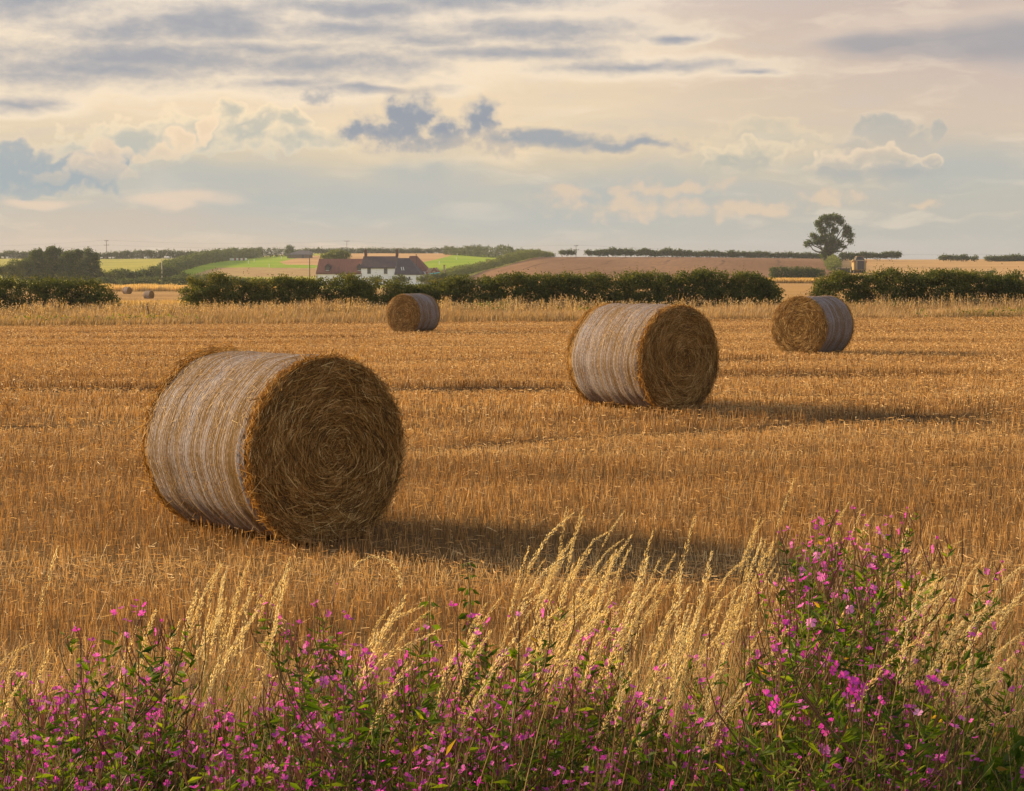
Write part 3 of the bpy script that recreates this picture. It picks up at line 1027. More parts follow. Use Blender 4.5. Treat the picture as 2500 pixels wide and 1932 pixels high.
def bale(px, d, face_deg, label, n_face, n_loose, seed, detail=True, zoff=0.0, bulge=False):
    """px, d: where the visible flat end stands; face_deg: heading of that end"""
    g = np.random.default_rng(int(seed) + 1000)
    nrm = np.array([math.cos(math.radians(face_deg)), math.sin(math.radians(face_deg))])
    fx = float(px_x(px, d))
    cx, cy = fx - nrm[0] * LEN / 2, d - nrm[1] * LEN / 2
    gz = (float(z_field(cx, cy)) if d < 90 else float(z_far(px, d))) + zoff
    root = thing('straw_bale', label, 'straw bale', (cx, cy, gz), math.radians(face_deg), 'round straw bales')
    nth = 96

    def ring(x, rr, th):
        yy = rr * np.cos(th)
        zz = CZ + rr * np.sin(th)
        zf = np.where(zz < 0.05, 0.05 - (0.05 - zz) * 0.25, zz)
        # sags and spreads a little where it stands
        yy = yy * (1 + 0.05 * np.clip((0.4 - zf) / 0.4, 0, 1))
        return np.stack([x + 0 * th, yy, np.maximum(zf, 0.0)], -1)

    th = np.linspace(0, 2 * math.pi, nth, endpoint=False)
    lump = 1 + 0.012 * np.sin(3 * th + seed) + 0.01 * np.sin(5 * th + 2.1 * seed) + 0.006 * np.sin(11 * th + seed)
    # core with rounded shoulders and slightly domed ends
    prof = [(-0.5 * LEN - 0.03, 0.0), (-0.5 * LEN - 0.025, 0.25), (-0.5 * LEN - 0.012, 0.48), (-0.5 * LEN + 0.01, 0.60), (-0.5 * LEN + 0.05, 0.645), (-0.3 * LEN, 0.648), (0.3 * LEN, 0.648), (0.5 * LEN - 0.05, 0.645),
            (0.5 * LEN - 0.01, 0.60), (0.5 * LEN + 0.012, 0.48), (0.5 * LEN + 0.025, 0.25), (0.5 * LEN + 0.03, 0.0)]
    a = Acc()
    G = np.stack([ring(x, np.maximum(r, 0.002) * lump, th) for x, r in prof])
    a.grid(G, wrap=True)
    a.build('straw_core', M['straw_core'], root)
    # net wrap: finely ribbed sleeve
    nx = 60
    xs = np.linspace(-0.5 * LEN + 0.085, 0.5 * LEN - 0.055, nx)
    ribs = 0.006 * vnoise(xs * 14, seed + 5, 2) + 0.008 * vnoise(xs * 4, seed + 6, 2)
    ends = -0.014 * np.clip(1 - np.minimum(np.arange(nx), nx - 1 - np.arange(nx)) / 3.0, 0, 1)
    a = Acc()
    G = np.stack([ring(x, (R0 + ribs[i] + ends[i]) * lump, th) for i, x in enumerate(xs)])
    G[:, :, 2] += 0.002
    a.grid(G, wrap=True)
    if n_loose:
        m = n_loose
        t0 = g.uniform(-0.25 * math.pi, 1.25 * math.pi, m)
        x0 = g.uniform(-0.47, 0.47, m) * LEN
        L = g.uniform(0.03, 0.12, m)
        rr = (R0 + g.uniform(0.0, 0.012, m))
        kind = g.random(m) < 0.82
        dth = np.where(kind, g.normal(0, 0.8, m), g.normal(0, 0.4, m)) * L / R0
        dx = g.normal(0, 0.4, m) * L
        out = np.where(kind, g.uniform(0, 0.004, m), g.uniform(0.01, 0.05, m))
        p0 = np.stack([x0, rr * np.cos(t0), CZ + rr * np.sin(t0)], -1)
        p1 = np.stack([x0 + dx, (rr + out) * np.cos(t0 + dth), CZ + (rr + out) * np.sin(t0 + dth)], -1)
        rad = np.stack([0 * t0, np.cos(t0), np.sin(t0)], -1)
        side = unit(np.cross(p1 - p0, rad))
        a.strips(np.stack([p0, p1], 1), 0.0012, side, g.beta(3, 2, m), mat=1)
    a.build('net_wrap', [M['net'], M['straw']], root)
    # straw laid in coils on each end, and the shaggy rim
    for sgn, nf in ((1, n_face), (-1, n_face // 4)):
        if nf == 0:
            continue
        a = Acc()
        m = nf
        rr = 0.655 * np.sqrt(g.uniform(0.0005, 1, m))
        t0 = g.uniform(0, 2 * math.pi, m)
        L = g.uniform(0.03, 0.15, m) * np.clip(rr / 0.25, 0.4, 1)
        bend = L / np.maximum(rr, 0.08)
        spiral = g.normal(-0.12, 0.34, m) + (g.random(m) < 0.22) * g.normal(0, 0.9, m) + np.clip(0.16 - rr, 0, 1) * g.normal(0, 9, m)
        lift = g.exponential(0.009, m)
        dome = 0.03 * (1 - (rr / 0.66) ** 2) - 0.05 * np.clip((rr - 0.57) / 0.09, 0, 1) ** 2
        pts = []
        tilt = g.normal(0, 0.045, m)
        cbase = vnoise2(t0 * 3, rr * 24, seed + 2, 3)
        for k in (-0.5, 0.0, 0.5):
            r_k = rr + spiral * L * k
            th_k = t0 + bend * k
            xk = sgn * (LEN / 2 + dome + 0.004 + lift + np.abs(tilt) * L * (k + 0.5))
            pts.append(np.stack([xk, r_k * np.cos(th_k), np.maximum(CZ + r_k * np.sin(th_k), 0.01)], -1))
        C = np.stack(pts, 1)
        ax = np.array([[1.0, 0, 0]])
        side = unit(np.cross(C[:, 2] - C[:, 0], ax + 0.5 * g.normal(size=(m, 3))))
        w = g.uniform(0.0012, 0.0030, m)
        a.strips(C, w[:, None] * np.array([[0.8, 1, 0.7]]), side, np.clip(g.beta(1.3, 1.6, m) + 0.3 * cbase, 0, 1))
        # rim
        m2 = nf // 3
        t0 = g.uniform(0, 2 * math.pi, m2)
        L = g.uniform(0.04, 0.16, m2)
        r0 = R0 - 0.02 + g.uniform(-0.05, 0.015, m2)
        x0 = sgn * (LEN / 2 - g.uniform(-0.01, 0.10, m2))
        if bulge and sgn < 0:
            hump = np.exp(-((t0 - 1.75) / 0.55) ** 2) * 0.055
            r0 = r0 + hump * g.uniform(0.3, 1, m2)
        dth = g.choice([-1, 1], m2) * g.uniform(0.4, 1.0, m2) * L / R0
        r1 = r0 + g.normal(0.006, 0.012, m2) + 0.03 * (g.random(m2) < 0.04) + 0.006
        x1 = x0 + g.normal(0, 0.25, m2) * L
        p0 = np.stack([x0, r0 * np.cos(t0), np.maximum(CZ + r0 * np.sin(t0), 0.01)], -1)
        p1 = np.stack([x1, r1 * np.cos(t0 + dth), np.maximum(CZ + r1 * np.sin(t0 + dth), 0.01)], -1)
        pm = (p0 + p1) / 2 + np.stack([0 * t0, np.cos(t0 + dth / 2), np.sin(t0 + dth / 2)], -1) * 0.004
        side = unit(np.cross(p1 - p0, g.normal(size=(m2, 3))))
        a.strips(np.stack([p0, pm, p1], 1), g.uniform(0.0014, 0.003, m2)[:, None], side, g.beta(2, 2, m2))
        a.build('straw_face', M['straw'], root)
    return root


bale(801, 12.9, -47, 'largest and nearest round straw bale, white net wrap facing left', 30000, 2600, 11, bulge=True)
bale(1662, 22.7, -50, 'mid-distance net-wrapped straw bale standing by its long dark shadow, straw end turned right', 17000, 1300, 23)
bale(1949, 40.2, -127, 'straw bale right of centre near the hedge, coiled straw end turned left', 9000, 600, 37)
bale(983, 61.3, -119, 'small straw bale in front of the farmhouse hedge, near the field edge', 4500, 300, 41)
bale(318, 342, -35, 'tiny straw bale further back in the stubble beyond the hedge gap', 0, 0, 53)
bale(372, 300, -32, 'tiny straw bale just behind the golden grass of the hedge gap', 0, 0, 59)


# ------------------------------------------------------------------ hedges, bushes, trees
def limb(acc, p0, p1, r0, r1, wob=0.05, n=6, sides=5):
    t = np.linspace(0, 1, n)[:, None]
    L = np.linalg.norm(np.subtract(p1, p0))
    pts = np.asarray(p0) * (1 - t) + np.asarray(p1) * t
    pts[1:-1] += rng.normal(0, wob * L * 0.4, (n - 2, 3))
    acc.tube(pts, np.linspace(r0, r1, n), sides)


def near_hedge(label, prof, d, n, leaf, seed):
    """clipped hedge across the view at distance d; prof = [(px, top_row)]"""
    px = np.array([p[0] for p in prof], float)
    top = np.array([p[1] for p in prof], float)
    xs = px_x(px, d)
    zt = CAMZ + (655 - top) / F * d
    x0, x1 = xs[0], xs[-1]
    root = thing('hedge', label, 'hedge', ((x0 + x1) / 2, d, float(z_smooth((x0 + x1) / 2, d))), 0, 'field hedges')
    org = np.array(root.location)
    ncl = n // 45
    cx = rng.uniform(x0 + 0.1, x1 - 0.1, ncl)
    g0 = z_smooth(cx, d)
    H = np.interp(cx, xs, zt) + 0.26 * vnoise(cx * 0.8, seed, 3) + 0.14 * vnoise(cx * 4, seed + 1, 2) - g0
    lowcut = np.clip(0.10 + 0.24 * vnoise(cx * 1.1, seed + 2, 3), 0.02, 0.5)
    u = lowcut + (1 - lowcut) * rng.beta(1.25, 0.95, ncl)
    half = 0.85 * np.sqrt(np.clip(1 - (np.abs(2 * u - 1.0)) ** 2.2 * 0.75, 0.1, 1))
    s = rng.uniform(-1, 1, ncl)
    s = np.sign(s) * np.abs(s) ** 0.6
    cy = d + s * half + 0.25 * vnoise(cx * 0.9, seed + 4, 2)
    cz = g0 + u * H - 0.05
    # carve hollows so that the mass breaks into clumps
    hol = vnoise2(cx * 1.3, cz * 2.2 + s, seed + 7, 3)
    keep = hol > -0.38
    cx, cy, cz, u, hol = cx[keep], cy[keep], cz[keep], u[keep], hol[keep]
    ncl = len(cx)
    k = rng.integers(0, ncl, n)
    pos = np.stack([cx[k], cy[k], cz[k]], -1) + rng.normal(0, 1, (n, 3)) * np.array([0.13, 0.13, 0.085])
    rc = rng.normal(0, 0.13, ncl)
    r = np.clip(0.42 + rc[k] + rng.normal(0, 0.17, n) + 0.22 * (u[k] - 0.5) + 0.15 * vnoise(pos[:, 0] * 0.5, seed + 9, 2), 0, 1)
    a = Acc()
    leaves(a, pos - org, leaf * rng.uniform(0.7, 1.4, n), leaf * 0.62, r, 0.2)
    # upright shoots along the top
    m = int((x1 - x0) * 14)
    sx = rng.uniform(x0 + 0.2, x1 - 0.2, m)
    hh = rng.gamma(2.0, 0.07, m)
    sz = np.interp(sx, xs, zt) - 0.08
    sy = d + rng.uniform(-0.6, 0.6, m)
    for q in range(5):
        f = q / 4
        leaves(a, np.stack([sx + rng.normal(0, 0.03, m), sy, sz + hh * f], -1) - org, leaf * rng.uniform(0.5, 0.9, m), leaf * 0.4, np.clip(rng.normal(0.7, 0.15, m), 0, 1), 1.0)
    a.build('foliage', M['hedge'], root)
    for x in np.arange(x0 + 0.3, x1 - 0.2, 0.42):
        b = Acc()
        x = x + rng.uniform(-0.15, 0.15)
        y = d + rng.uniform(-0.4, 0.4)
        g = float(z_smooth(x, d))
        hh = float(np.interp(x, xs, zt)) - g
        limb(b, (x - org[0], y - org[1], g - 0.05 - org[2]), (x + rng.normal(0, 0.2) - org[0], y - org[1], g + hh * 0.55 - org[2]), 0.045, 0.018, 0.1)
        for q in range(3):
            limb(b, (x - org[0], y - org[1], g + hh * rng.uniform(0.1, 0.35) - org[2]), (x + rng.normal(0, 0.45) - org[0], y + rng.normal(0, 0.3) - org[1], g + hh * rng.uniform(0.5, 0.85) - org[2]), 0.022, 0.008, 0.1)
        b.build('woody_stem', M['bark'], root)
    return root


near_hedge('short dark hedge at the left edge, ending at the gap with the distant bales',
           [(-260, 676), (0, 676), (88, 676), (180, 679), (240, 683), (262, 695), (278, 716), (288, 738)], 86, 26000, 0.10, 101)
near_hedge('long clipped hedge in the middle, below the white farmhouse',
           [(448, 722), (457, 703), (470, 690), (504, 679), (527, 672), (640, 681), (737, 684), (825, 679), (913, 681), (985, 688), (1010, 697), (1035, 688), (1060, 682), (1260, 678), (1313, 674), (1440, 672), (1592, 666), (1640, 679), (1680, 666), (1709, 655), (1752, 659), (1782, 672), (1811, 659), (1860, 674), (1892, 690), (1902, 712), (1906, 735)],
           86, 120000, 0.10, 111)
near_hedge('tangled hedge on the right, below the combine harvester',
           [(1982, 735), (1985, 704), (1994, 680), (2035, 674), (2070, 671), (2115, 665), (2168, 652), (2241, 660), (2300, 666), (2417, 664), (2475, 661), (2560, 662), (2760, 668)], 85, 60000, 0.10, 121)


def far_bush(px0, px1, top, base, label, name='bush', cat='bush', d=None, mat='far_leaf', lobes=None, dens=1.0, trunk=True, depth=0.7, group=None, tpx=None):
    """bush or tree standing on the far land; outline in source pixels gives its real size at distance d"""
    pxc = (px0 + px1) / 2 if tpx is None else tpx
    if d is None:
        d = d_at(pxc, base)
    sc = d / F
    g = gp(pxc, d)
    root = thing(name, label, cat, tuple(g), 0, group)
    if lobes is None:
        w = px1 - px0
        h = base - top
        nl = max(2, int(w / (h * 0.8)) + 1)
        lobes = []
        for i in range(nl):
            f = (i + 0.5) / nl
            hh = h * rng.uniform(0.72, 1.0) * (1 - 0.25 * abs(2 * f - 1))
            lobes.append((px0 + w * f, base - hh * 0.55, max(w / nl * 0.75, h * 0.35), hh * 0.47))
    a = Acc()
    zb = CAMZ + (655 - base) * sc
    leafs = max(0.0008 * d, 0.25)
    for lx, ly, rx, ry in lobes:
        rx, ry = rx * sc, ry * sc
        c = np.array([(lx - 1250) * sc, 0, CAMZ + (655 - ly) * sc])
        c[0] -= g[0]
        c[2] -= g[2]
        ncl = max(10, int(dens * 40 * (rx * ry) / (leafs ** 2) * 0.16))
        dv = rand_dirs(ncl)
        rad = rng.uniform(0.35, 1.0, ncl) ** 0.6
        cc = c + dv * rad[:, None] * np.array([rx, max(rx * depth, 0.6), ry])
        m = ncl * 9
        k = rng.integers(0, ncl, m)
        sg = max(leafs * 0.75, min(rx, ry) * 0.12)
        pos = cc[k] + rng.normal(0, 1, (m, 3)) * np.array([sg, sg, sg * 0.75])
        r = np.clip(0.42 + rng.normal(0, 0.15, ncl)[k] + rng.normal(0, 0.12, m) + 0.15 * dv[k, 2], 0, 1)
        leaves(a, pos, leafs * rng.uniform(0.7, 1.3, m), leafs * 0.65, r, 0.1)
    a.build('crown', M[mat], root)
    if trunk:
        b = Acc()
        H = (base - top) * sc
        lb = lobes[np.argmin([l[1] for l in lobes])]
        limb(b, (0, 0, -0.2), ((lb[0] - 1250) * sc - g[0], 0, H * 0.5), H * 0.035, H * 0.018, 0.06)
        for lx, ly, rx, ry in lobes:
            limb(b, (rng.normal(0, 0.02) * H, 0, H * rng.uniform(0.12, 0.32)), ((lx - 1250) * sc - g[0], rng.normal(0, 0.05) * H, CAMZ + (655 - ly) * sc - g[2]), H * 0.018, H * 0.006, 0.08)
        b.build('trunk', M['bark'], root)
    return root


def far_hedge(path, label, name='hedgerow', mat='far_leaf', dens=1.0, depth=1.2, ds=None, ragged=0.25):
    """hedgerow over the far land; path = [(px, base_row, top_row)]"""
    px = np.array([p[0] for p in path], float)
    dd = np.array([d_at(p[0], p[1]) for p in path]) if ds is None else np.array(ds, float)
    hh = np.array([(p[1] - p[2]) for p in path]) * dd / F
    P0 = np.stack([px_x(px, dd), dd, [float(z_far(a, b)) for a, b in zip(px, dd)]], -1)
    seg = np.linalg.norm(np.diff(P0, axis=0), axis=1)
    s = np.concatenate([[0], np.cumsum(seg)])
    ctr = P0.mean(0)
    root = thing(name, label, 'hedge', tuple(ctr), 0, 'far hedgerows')
    leafs = 0.00075 * dd.mean()
    # seen length across the view and depth both matter for the count
    area = s[-1] * hh.mean()
    m = int(dens * area * 3.2 / (leafs * leafs * 0.42))
    m = min(m, 45000)
    ncl = max(20, m // 7)
    t = rng.uniform(0, s[-1], ncl)
    C = np.stack([np.interp(t, s, P0[:, k]) for k in range(3)], -1)
    # ground under each clump
    cpx = C[:, 0] / C[:, 1] * F + 1250
    C[:, 2] = z_far(cpx, C[:, 1])
    H = np.interp(t, s, hh) * (1 + ragged * vnoise(t / max(hh.mean(), 1) * 0.9, int(px[0]) + 505, 3))
    u = rng.beta(1.1, 1.0, ncl)
    tang = unit(np.stack([np.gradient(np.interp(t, s, P0[:, k])) * 0 + np.interp(t, s[:-1], np.diff(P0[:, k]) / seg) for k in range(2)], -1))
    nrm = np.stack([-tang[:, 1], tang[:, 0]], -1)
    off = rng.uniform(-1, 1, ncl) * depth * np.sqrt(np.clip(1.05 - (2 * u - 1) ** 2, 0.1, 1))
    C[:, :2] += nrm * off[:, None]
    C[:, 2] += u * H
    k = rng.integers(0, ncl, m)
    sg = leafs * 0.8
    pos = C[k] + rng.normal(0, sg, (m, 3)) * np.array([1, 1, 0.7])
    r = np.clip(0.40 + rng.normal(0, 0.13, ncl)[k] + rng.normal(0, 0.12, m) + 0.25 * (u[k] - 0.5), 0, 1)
    a = Acc()
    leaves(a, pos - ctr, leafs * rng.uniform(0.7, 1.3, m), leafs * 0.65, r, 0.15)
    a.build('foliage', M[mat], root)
    return root


# lone tree by the combine
far_bush(1958, 2088, 522, 648, 'tall lone broadleaf tree with an open crown against the sky', 'broadleaf_tree', 'tree', d=600, tpx=2014, mat='tree_leaf',
         lobes=[(2012, 536, 15, 11), (2034, 532, 16, 9), (2048, 542, 9, 10), (1997, 548, 10, 10), (2024, 550, 12, 7), (2006, 563, 12, 9), (2036, 562, 9, 8), (2016, 586, 26, 14), (1996, 590, 14, 10), (1972, 594, 11, 6), (1984, 578, 9, 8), (1966, 600, 6, 4), (2067, 562, 9, 10), (2072, 576, 8, 9), (2060, 572, 7, 8), (2074, 590, 6, 6), (2062, 553, 5, 5), (2024, 608, 20, 10), (2040, 596, 15, 10), (2060, 603, 4, 3), (2012, 622, 12, 8)], dens=1.2, depth=0.8)

# copse at the left
CG = 'trees of the left copse'
far_bush(70, 116, 611, 690, 'dark pointed tree on the left side of the copse, beside the tall airy one', 'copse_tree', 'tree', d=450, group=CG, lobes=[(92, 640, 24, 24), (88, 622, 12, 12), (98, 618, 9, 10), (74, 648, 22, 18), (90, 668, 34, 22)], dens=1.2)
far_bush(104, 160, 599, 690, 'tallest copse tree, with a loose airy top', 'copse_tree', 'tree', d=455, group=CG, lobes=[(134, 612, 15, 11), (120, 622, 10, 14), (146, 616, 9, 8), (130, 645, 28, 24), (134, 668, 36, 22)], dens=1.1)
far_bush(155, 212, 607, 690, 'broad rounded copse tree with spiky top shoots', 'copse_tree', 'tree', d=448, group=CG, lobes=[(178, 622, 20, 11), (196, 620, 12, 10), (168, 634, 18, 14), (182, 650, 34, 24), (182, 670, 38, 20)], dens=1.2)
far_bush(204, 250, 606, 690, 'slim tree at the right end of the copse', 'copse_tree', 'tree', d=452, group=CG, lobes=[(218, 616, 9, 10), (230, 628, 14, 12), (224, 648, 24, 22), (226, 668, 28, 20)], dens=1.2)
far_bush(-10, 60, 632, 692, 'low pale-leaved shrub at the left foot of the copse', 'shrub', 'bush', d=442, mat='pale_leaf', lobes=[(40, 648, 20, 14), (22, 664, 22, 16), (4, 660, 14, 14), (52, 668, 18, 14)])
far_bush(40, 90, 630, 692, 'mid-green shrub in front of the dark pointed copse tree', 'shrub', 'bush', d=444, lobes=[(66, 652, 22, 18), (60, 668, 24, 16)])
# bushes between copse and diagonal hedge
far_bush(240, 300, 652, 690, 'pale green bush at the foot of the copse, beside the yellow-green meadow', 'shrub', 'bush', d=455, mat='pale_leaf')
far_bush(292, 345, 648, 690, 'dark bush between the pale green bush and the telegraph pole', 'shrub', 'bush', d=470)
far_bush(338, 392, 640, 690, 'large dark round bush left of the telegraph pole', 'shrub', 'bush', d=490)
far_bush(388, 440, 640, 688, 'large dark bush right of the telegraph pole', 'shrub', 'bush', d=520)
far_bush(425, 470, 664, 690, 'small pinkish-grey bush at the low end of the green field', 'shrub', 'bush', d=470)
far_bush(470, 512, 664, 692, 'small mid-green bush next to the pinkish-grey one', 'shrub', 'bush', d=465, mat='pale_leaf')
far_bush(496, 540, 666, 692, 'yellowish bush just above the left end of the long hedge', 'shrub', 'bush', d=450, mat='pale_leaf')
far_bush(783, 856, 609, 648, 'bright round tree behind the red roof of the farmhouse', 'round_tree', 'tree', d=540, mat='pale_leaf', lobes=[(820, 622, 22, 12), (842, 624, 14, 11), (798, 628, 15, 8), (822, 636, 32, 12)])
far_bush(696, 722, 601, 624, 'small round dark tree on the skyline at the end of the diagonal hedge', 'round_tree', 'tree', d=900, lobes=[(709, 609, 10, 8), (709, 616, 12, 7)])
far_bush(1020, 1060, 668, 690, 'bushy shrub beside the white end wall of the farmhouse', 'shrub', 'bush', d=440, mat='pale_leaf')
far_bush(1055, 1110, 664, 692, 'wide olive shrub below the woodpile', 'shrub', 'bush', d=430)
far_bush(960, 996, 670, 690, 'dark clipped garden bush before the slate roof', 'shrub', 'bush', d=455)
far_bush(905, 930, 672, 690, 'small clipped garden bush under the first farmhouse window', 'shrub', 'bush', d=455)

far_hedge([(395, 684, 648), (440, 662, 634), (498, 646, 618), (565, 635, 611), (640, 629, 608), (715, 626, 610)], 'thick diagonal hedge climbing past the green field to the skyline', dens=1.3)
far_hedge([(-60, 632, 617), (60, 632, 617), (250, 631, 618), (330, 631, 614), (450, 630, 613), (560, 630, 612)], 'dark skyline hedge along the top of the yellow-green meadow', ds=[905] * 6, dens=3.2)
far_hedge([(230, 704, 682), (340, 704, 681), (420, 704, 680), (480, 703, 679), (560, 701, 678), (650, 699, 680)], 'low dark hedge behind the two distant bales', ds=[432] * 6, dens=2.2)
far_hedge([(720, 620, 611), (800, 619, 608), (900, 618, 608), (1000, 618, 608), (1100, 618, 608), (1140, 618, 608)], 'ragged brown hedge on the skyline behind the farmhouse', ds=[1010] * 6, dens=3.6)
far_hedge([(1085, 622, 605), (1140, 622, 602), (1180, 622, 598), (1230, 622, 597), (1270, 622, 602), (1310, 622, 606)], 'wooded belt on the skyline above the right green field', ds=[960, 940, 920, 900, 880, 860], name='tree_belt', dens=1.4, ragged=0.4)
far_hedge([(1070, 690, 668), (1120, 674, 653), (1180, 660, 640), (1240, 645, 625), (1300, 630, 612), (1350, 623, 614)], 'pale green hedge climbing between the green field and the brown hillside', mat='pale_leaf', dens=1.3)
far_hedge([(1880, 694, 666), (1945, 694, 665), (2010, 694, 667)], 'dark hedge seen through the right-hand hedge gap', ds=[395, 395, 395], dens=3.0)
far_hedge([(2270, 690, 664), (2340, 690, 662), (2430, 690, 664)], 'dark green hedge in front of the tan crop, over the right hedge', ds=[390, 390, 390], dens=1.3)
far_hedge([(2018, 634, 622), (2026, 646, 625), (2034, 658, 634), (2036, 662, 642)], 'short light green hedge running down from the lone tree', mat='pale_leaf', dens=1.5, depth=1.6)
SG = 'thorn bushes along the skyline'
for (a0, a1, t, b, lb) in [
    (1368, 1403, 611, 622, 'flat-topped thorn bush left of the middle power pole'),
    (1430, 1460, 611, 623, 'small dome of thorn right of the middle power pole'),
    (1458, 1548, 605, 624, 'widest dense skyline thicket above the brown hillside'),
    (1552, 1597, 606, 625, 'square thorn clump after the widest skyline thicket'),
    (1594, 1664, 607, 626, 'long low thorn clump with two raised crowns'),
    (1660, 1700, 612, 626, 'thin low run of thorn with sky showing beneath'),
    (1696, 1754, 611, 627, 'low thorn run dipping to a yellow gap'),
    (1754, 1828, 613, 628, 'dark even thorn run above the middle of the hillside crest'),
    (1824, 1884, 615, 629, 'thorn run with a notched top nearer the lone tree'),
    (1880, 1944, 616, 630, 'flat even run of thorn left of the lone tree'),
    (1940, 2006, 618, 631, 'last run of thorn reaching the lone tree'),
    (2050, 2082, 614, 634, 'dark bush close against the lone tree on its right'),
    (2080, 2132, 616, 630, 'thorn clump directly behind the combine harvester'),
    (2130, 2152, 616, 630, 'small thorn between the combine clump and the umbrella-shaped thorn'),
    (2154, 2194, 612, 630, 'umbrella-shaped thorn tree right of the combine harvester'),
    (2291, 2312, 623, 634, 'first little thorn of the group on the right skyline'),
    (2310, 2326, 624, 634, 'smallest rounded thorn in the right skyline group'),
    (2327, 2362, 623, 635, 'wide low thorn in the middle of the right skyline group'),
    (2369, 2381, 625, 635, 'single speck of thorn standing apart in the right skyline group'),
    (2403, 2419, 626, 636, 'small square thorn before the big right-hand bushes'),
    (2419, 2456, 624, 638, 'grey domed bush near the right end of the skyline'),
    (2450, 2505, 620, 640, 'biggest dark bush at the right end of the skyline')]:
    far_bush(a0, a1, t, b, lb, 'thorn_bush', 'bush', d=735 if a0 < 2045 else 690, group=SG, dens=2.0, depth=0.5)


# ------------------------------------------------------------------ farmhouse
HS = 480 / F
HGZ = float(z_far(905, 480))


def hx(px):
    return (px - 905) * HS


def hz(row):
    return CAMZ + (655 - row) * HS - HGZ


def gable_roof(a, x0, x1, y0, y1, ze, zr, ov=0.25, th=0.16, mat=0):
    """ridge along X, slab roof with thickness and overhang"""
    ym = (y0 + y1) / 2
    sl = (zr - ze) / (ym - y0)
    for s in (-1, 1):
        ye = (y0 - ov) if s < 0 else (y1 + ov)
        zl = ze - ov * sl
        A = [(x0, ye, zl), (x1, ye, zl), (x1, ym, zr), (x0, ym, zr)]
        B = [(x, y, z - th) for x, y, z in A]
        V = A + B
        a.indexed(V, [(0, 1, 2, 3), (7, 6, 5, 4), (0, 4, 5, 1), (1, 5, 6, 2), (2, 6, 7, 3), (3, 7, 4, 0)], 0.5, mat, False)


def hip_roof(a, x0, x1, y0, y1, ze, zr, xr0, xr1, ov=0.2, th=0.14):
    ym = (y0 + y1) / 2
    E = [(x0 - ov, y0 - ov, ze), (x1 + ov, y0 - ov, ze), (x1 + ov, y1 + ov, ze), (x0 - ov, y1 + ov, ze)]
    Rg = [(xr0, ym, zr), (xr1, ym, zr)]
    a.polys([[E[0], E[1], Rg[1], Rg[0]]])
    a.polys([[E[2], E[3], Rg[0], Rg[1]]])
    a.polys([[E[1], E[2], Rg[1]]])
    a.polys([[E[3], E[0], Rg[0]]])
    D = [(x, y, z - th) for x, y, z in E]
    for i in range(4):
        j = (i + 1) % 4
        a.polys([[E[i], D[i], D[j], E[j]]])
    a.polys([D[::-1]])


def gable_wall(a, x0, x1, y0, y1, ze, zr):
    """walls of a box with pointed ends"""
    ym = (y0 + y1) / 2
    a.polys([[(x0, y0, 0), (x1, y0, 0), (x1, y0, ze), (x0, y0, ze)], [(x1, y1, 0), (x0, y1, 0), (x0, y1, ze), (x1, y1, ze)]])
    for x in (x0, x1):
        a.polys([[(x, y0, 0), (x, y1, 0), (x, y1, ze), (x, ym, zr), (x, y0, ze)]])


M['render'] = plain_mat('white_render', (0.92, 0.93, 0.96), 0.85, 0.04, 0.6, 0.2)
M['tile_red'] = plain_mat('red_pantile', (0.21, 0.085, 0.060), 0.8, 0.2, 1.2, 0.6, stretch=(4, 1, 1))
M['slate'] = plain_mat('dark_slate', (0.075, 0.050, 0.056), 0.7, 0.15, 1.2, 0.5)
M['slate_grey'] = plain_mat('grey_slate', (0.070, 0.056, 0.064), 0.65, 0.15, 1.0, 0.5)
M['brick'] = plain_mat('brick', (0.13, 0.062, 0.050), 0.9, 0.25, 3, 0.5)
M['dark_paint'] = plain_mat('dark_window_frame', (0.05, 0.045, 0.045), 0.5, 0.1)
M['white_paint'] = plain_mat('white_paint', (0.78, 0.78, 0.76), 0.5, 0.05)
M['pipe'] = plain_mat('pipe_black', (0.04, 0.035, 0.035), 0.5, 0.1)


def glass_mat():
    m, n, out = new_mat('window_glass')
    b = n.new('ShaderNodeBsdfPrincipled')
    b.inputs['Base Color'].default_value = (0.10, 0.10, 0.09, 1)
    b.inputs['Roughness'].default_value = 0.08
    b.inputs['Specular IOR Level'].default_value = 0.8
    n.link(b.outputs[0], out.inputs[0])
    return m


M['glass'] = glass_mat()


def window(root, x, z, w, h, y, lights=2):
    a = Acc()
    t = 0.09
    a.box((x - w / 2, y - 0.05, z), (x - w / 2 + t, y + 0.04, z + h))
    a.box((x + w / 2 - t, y - 0.05, z), (x + w / 2, y + 0.04, z + h))
    a.box((x - w / 2 + t, y - 0.05, z), (x + w / 2 - t, y + 0.04, z + t))
    a.box((x - w / 2 + t, y - 0.05, z + h - t), (x + w / 2 - t, y + 0.04, z + h))
    for i in range(1, lights):
        xm = x - w / 2 + w * i / lights
        a.box((xm - t / 2, y - 0.04, z + t), (xm + t / 2, y + 0.04, z + h - t))
    wn = a.build('window', M['dark_paint'], root)
    a = Acc()
    a.box((x - w / 2 + t, y - 0.02, z + t), (x + w / 2 - t, y + 0.01, z + h - t))
    a.build('pane', M['glass'], wn)
    a = Acc()
    a.box((x - w / 2 - 0.08, y - 0.14, z - 0.09), (x + w / 2 + 0.08, y + 0.02, z - 0.002))
    a.build('sill', M['white_paint'], wn)
    return wn


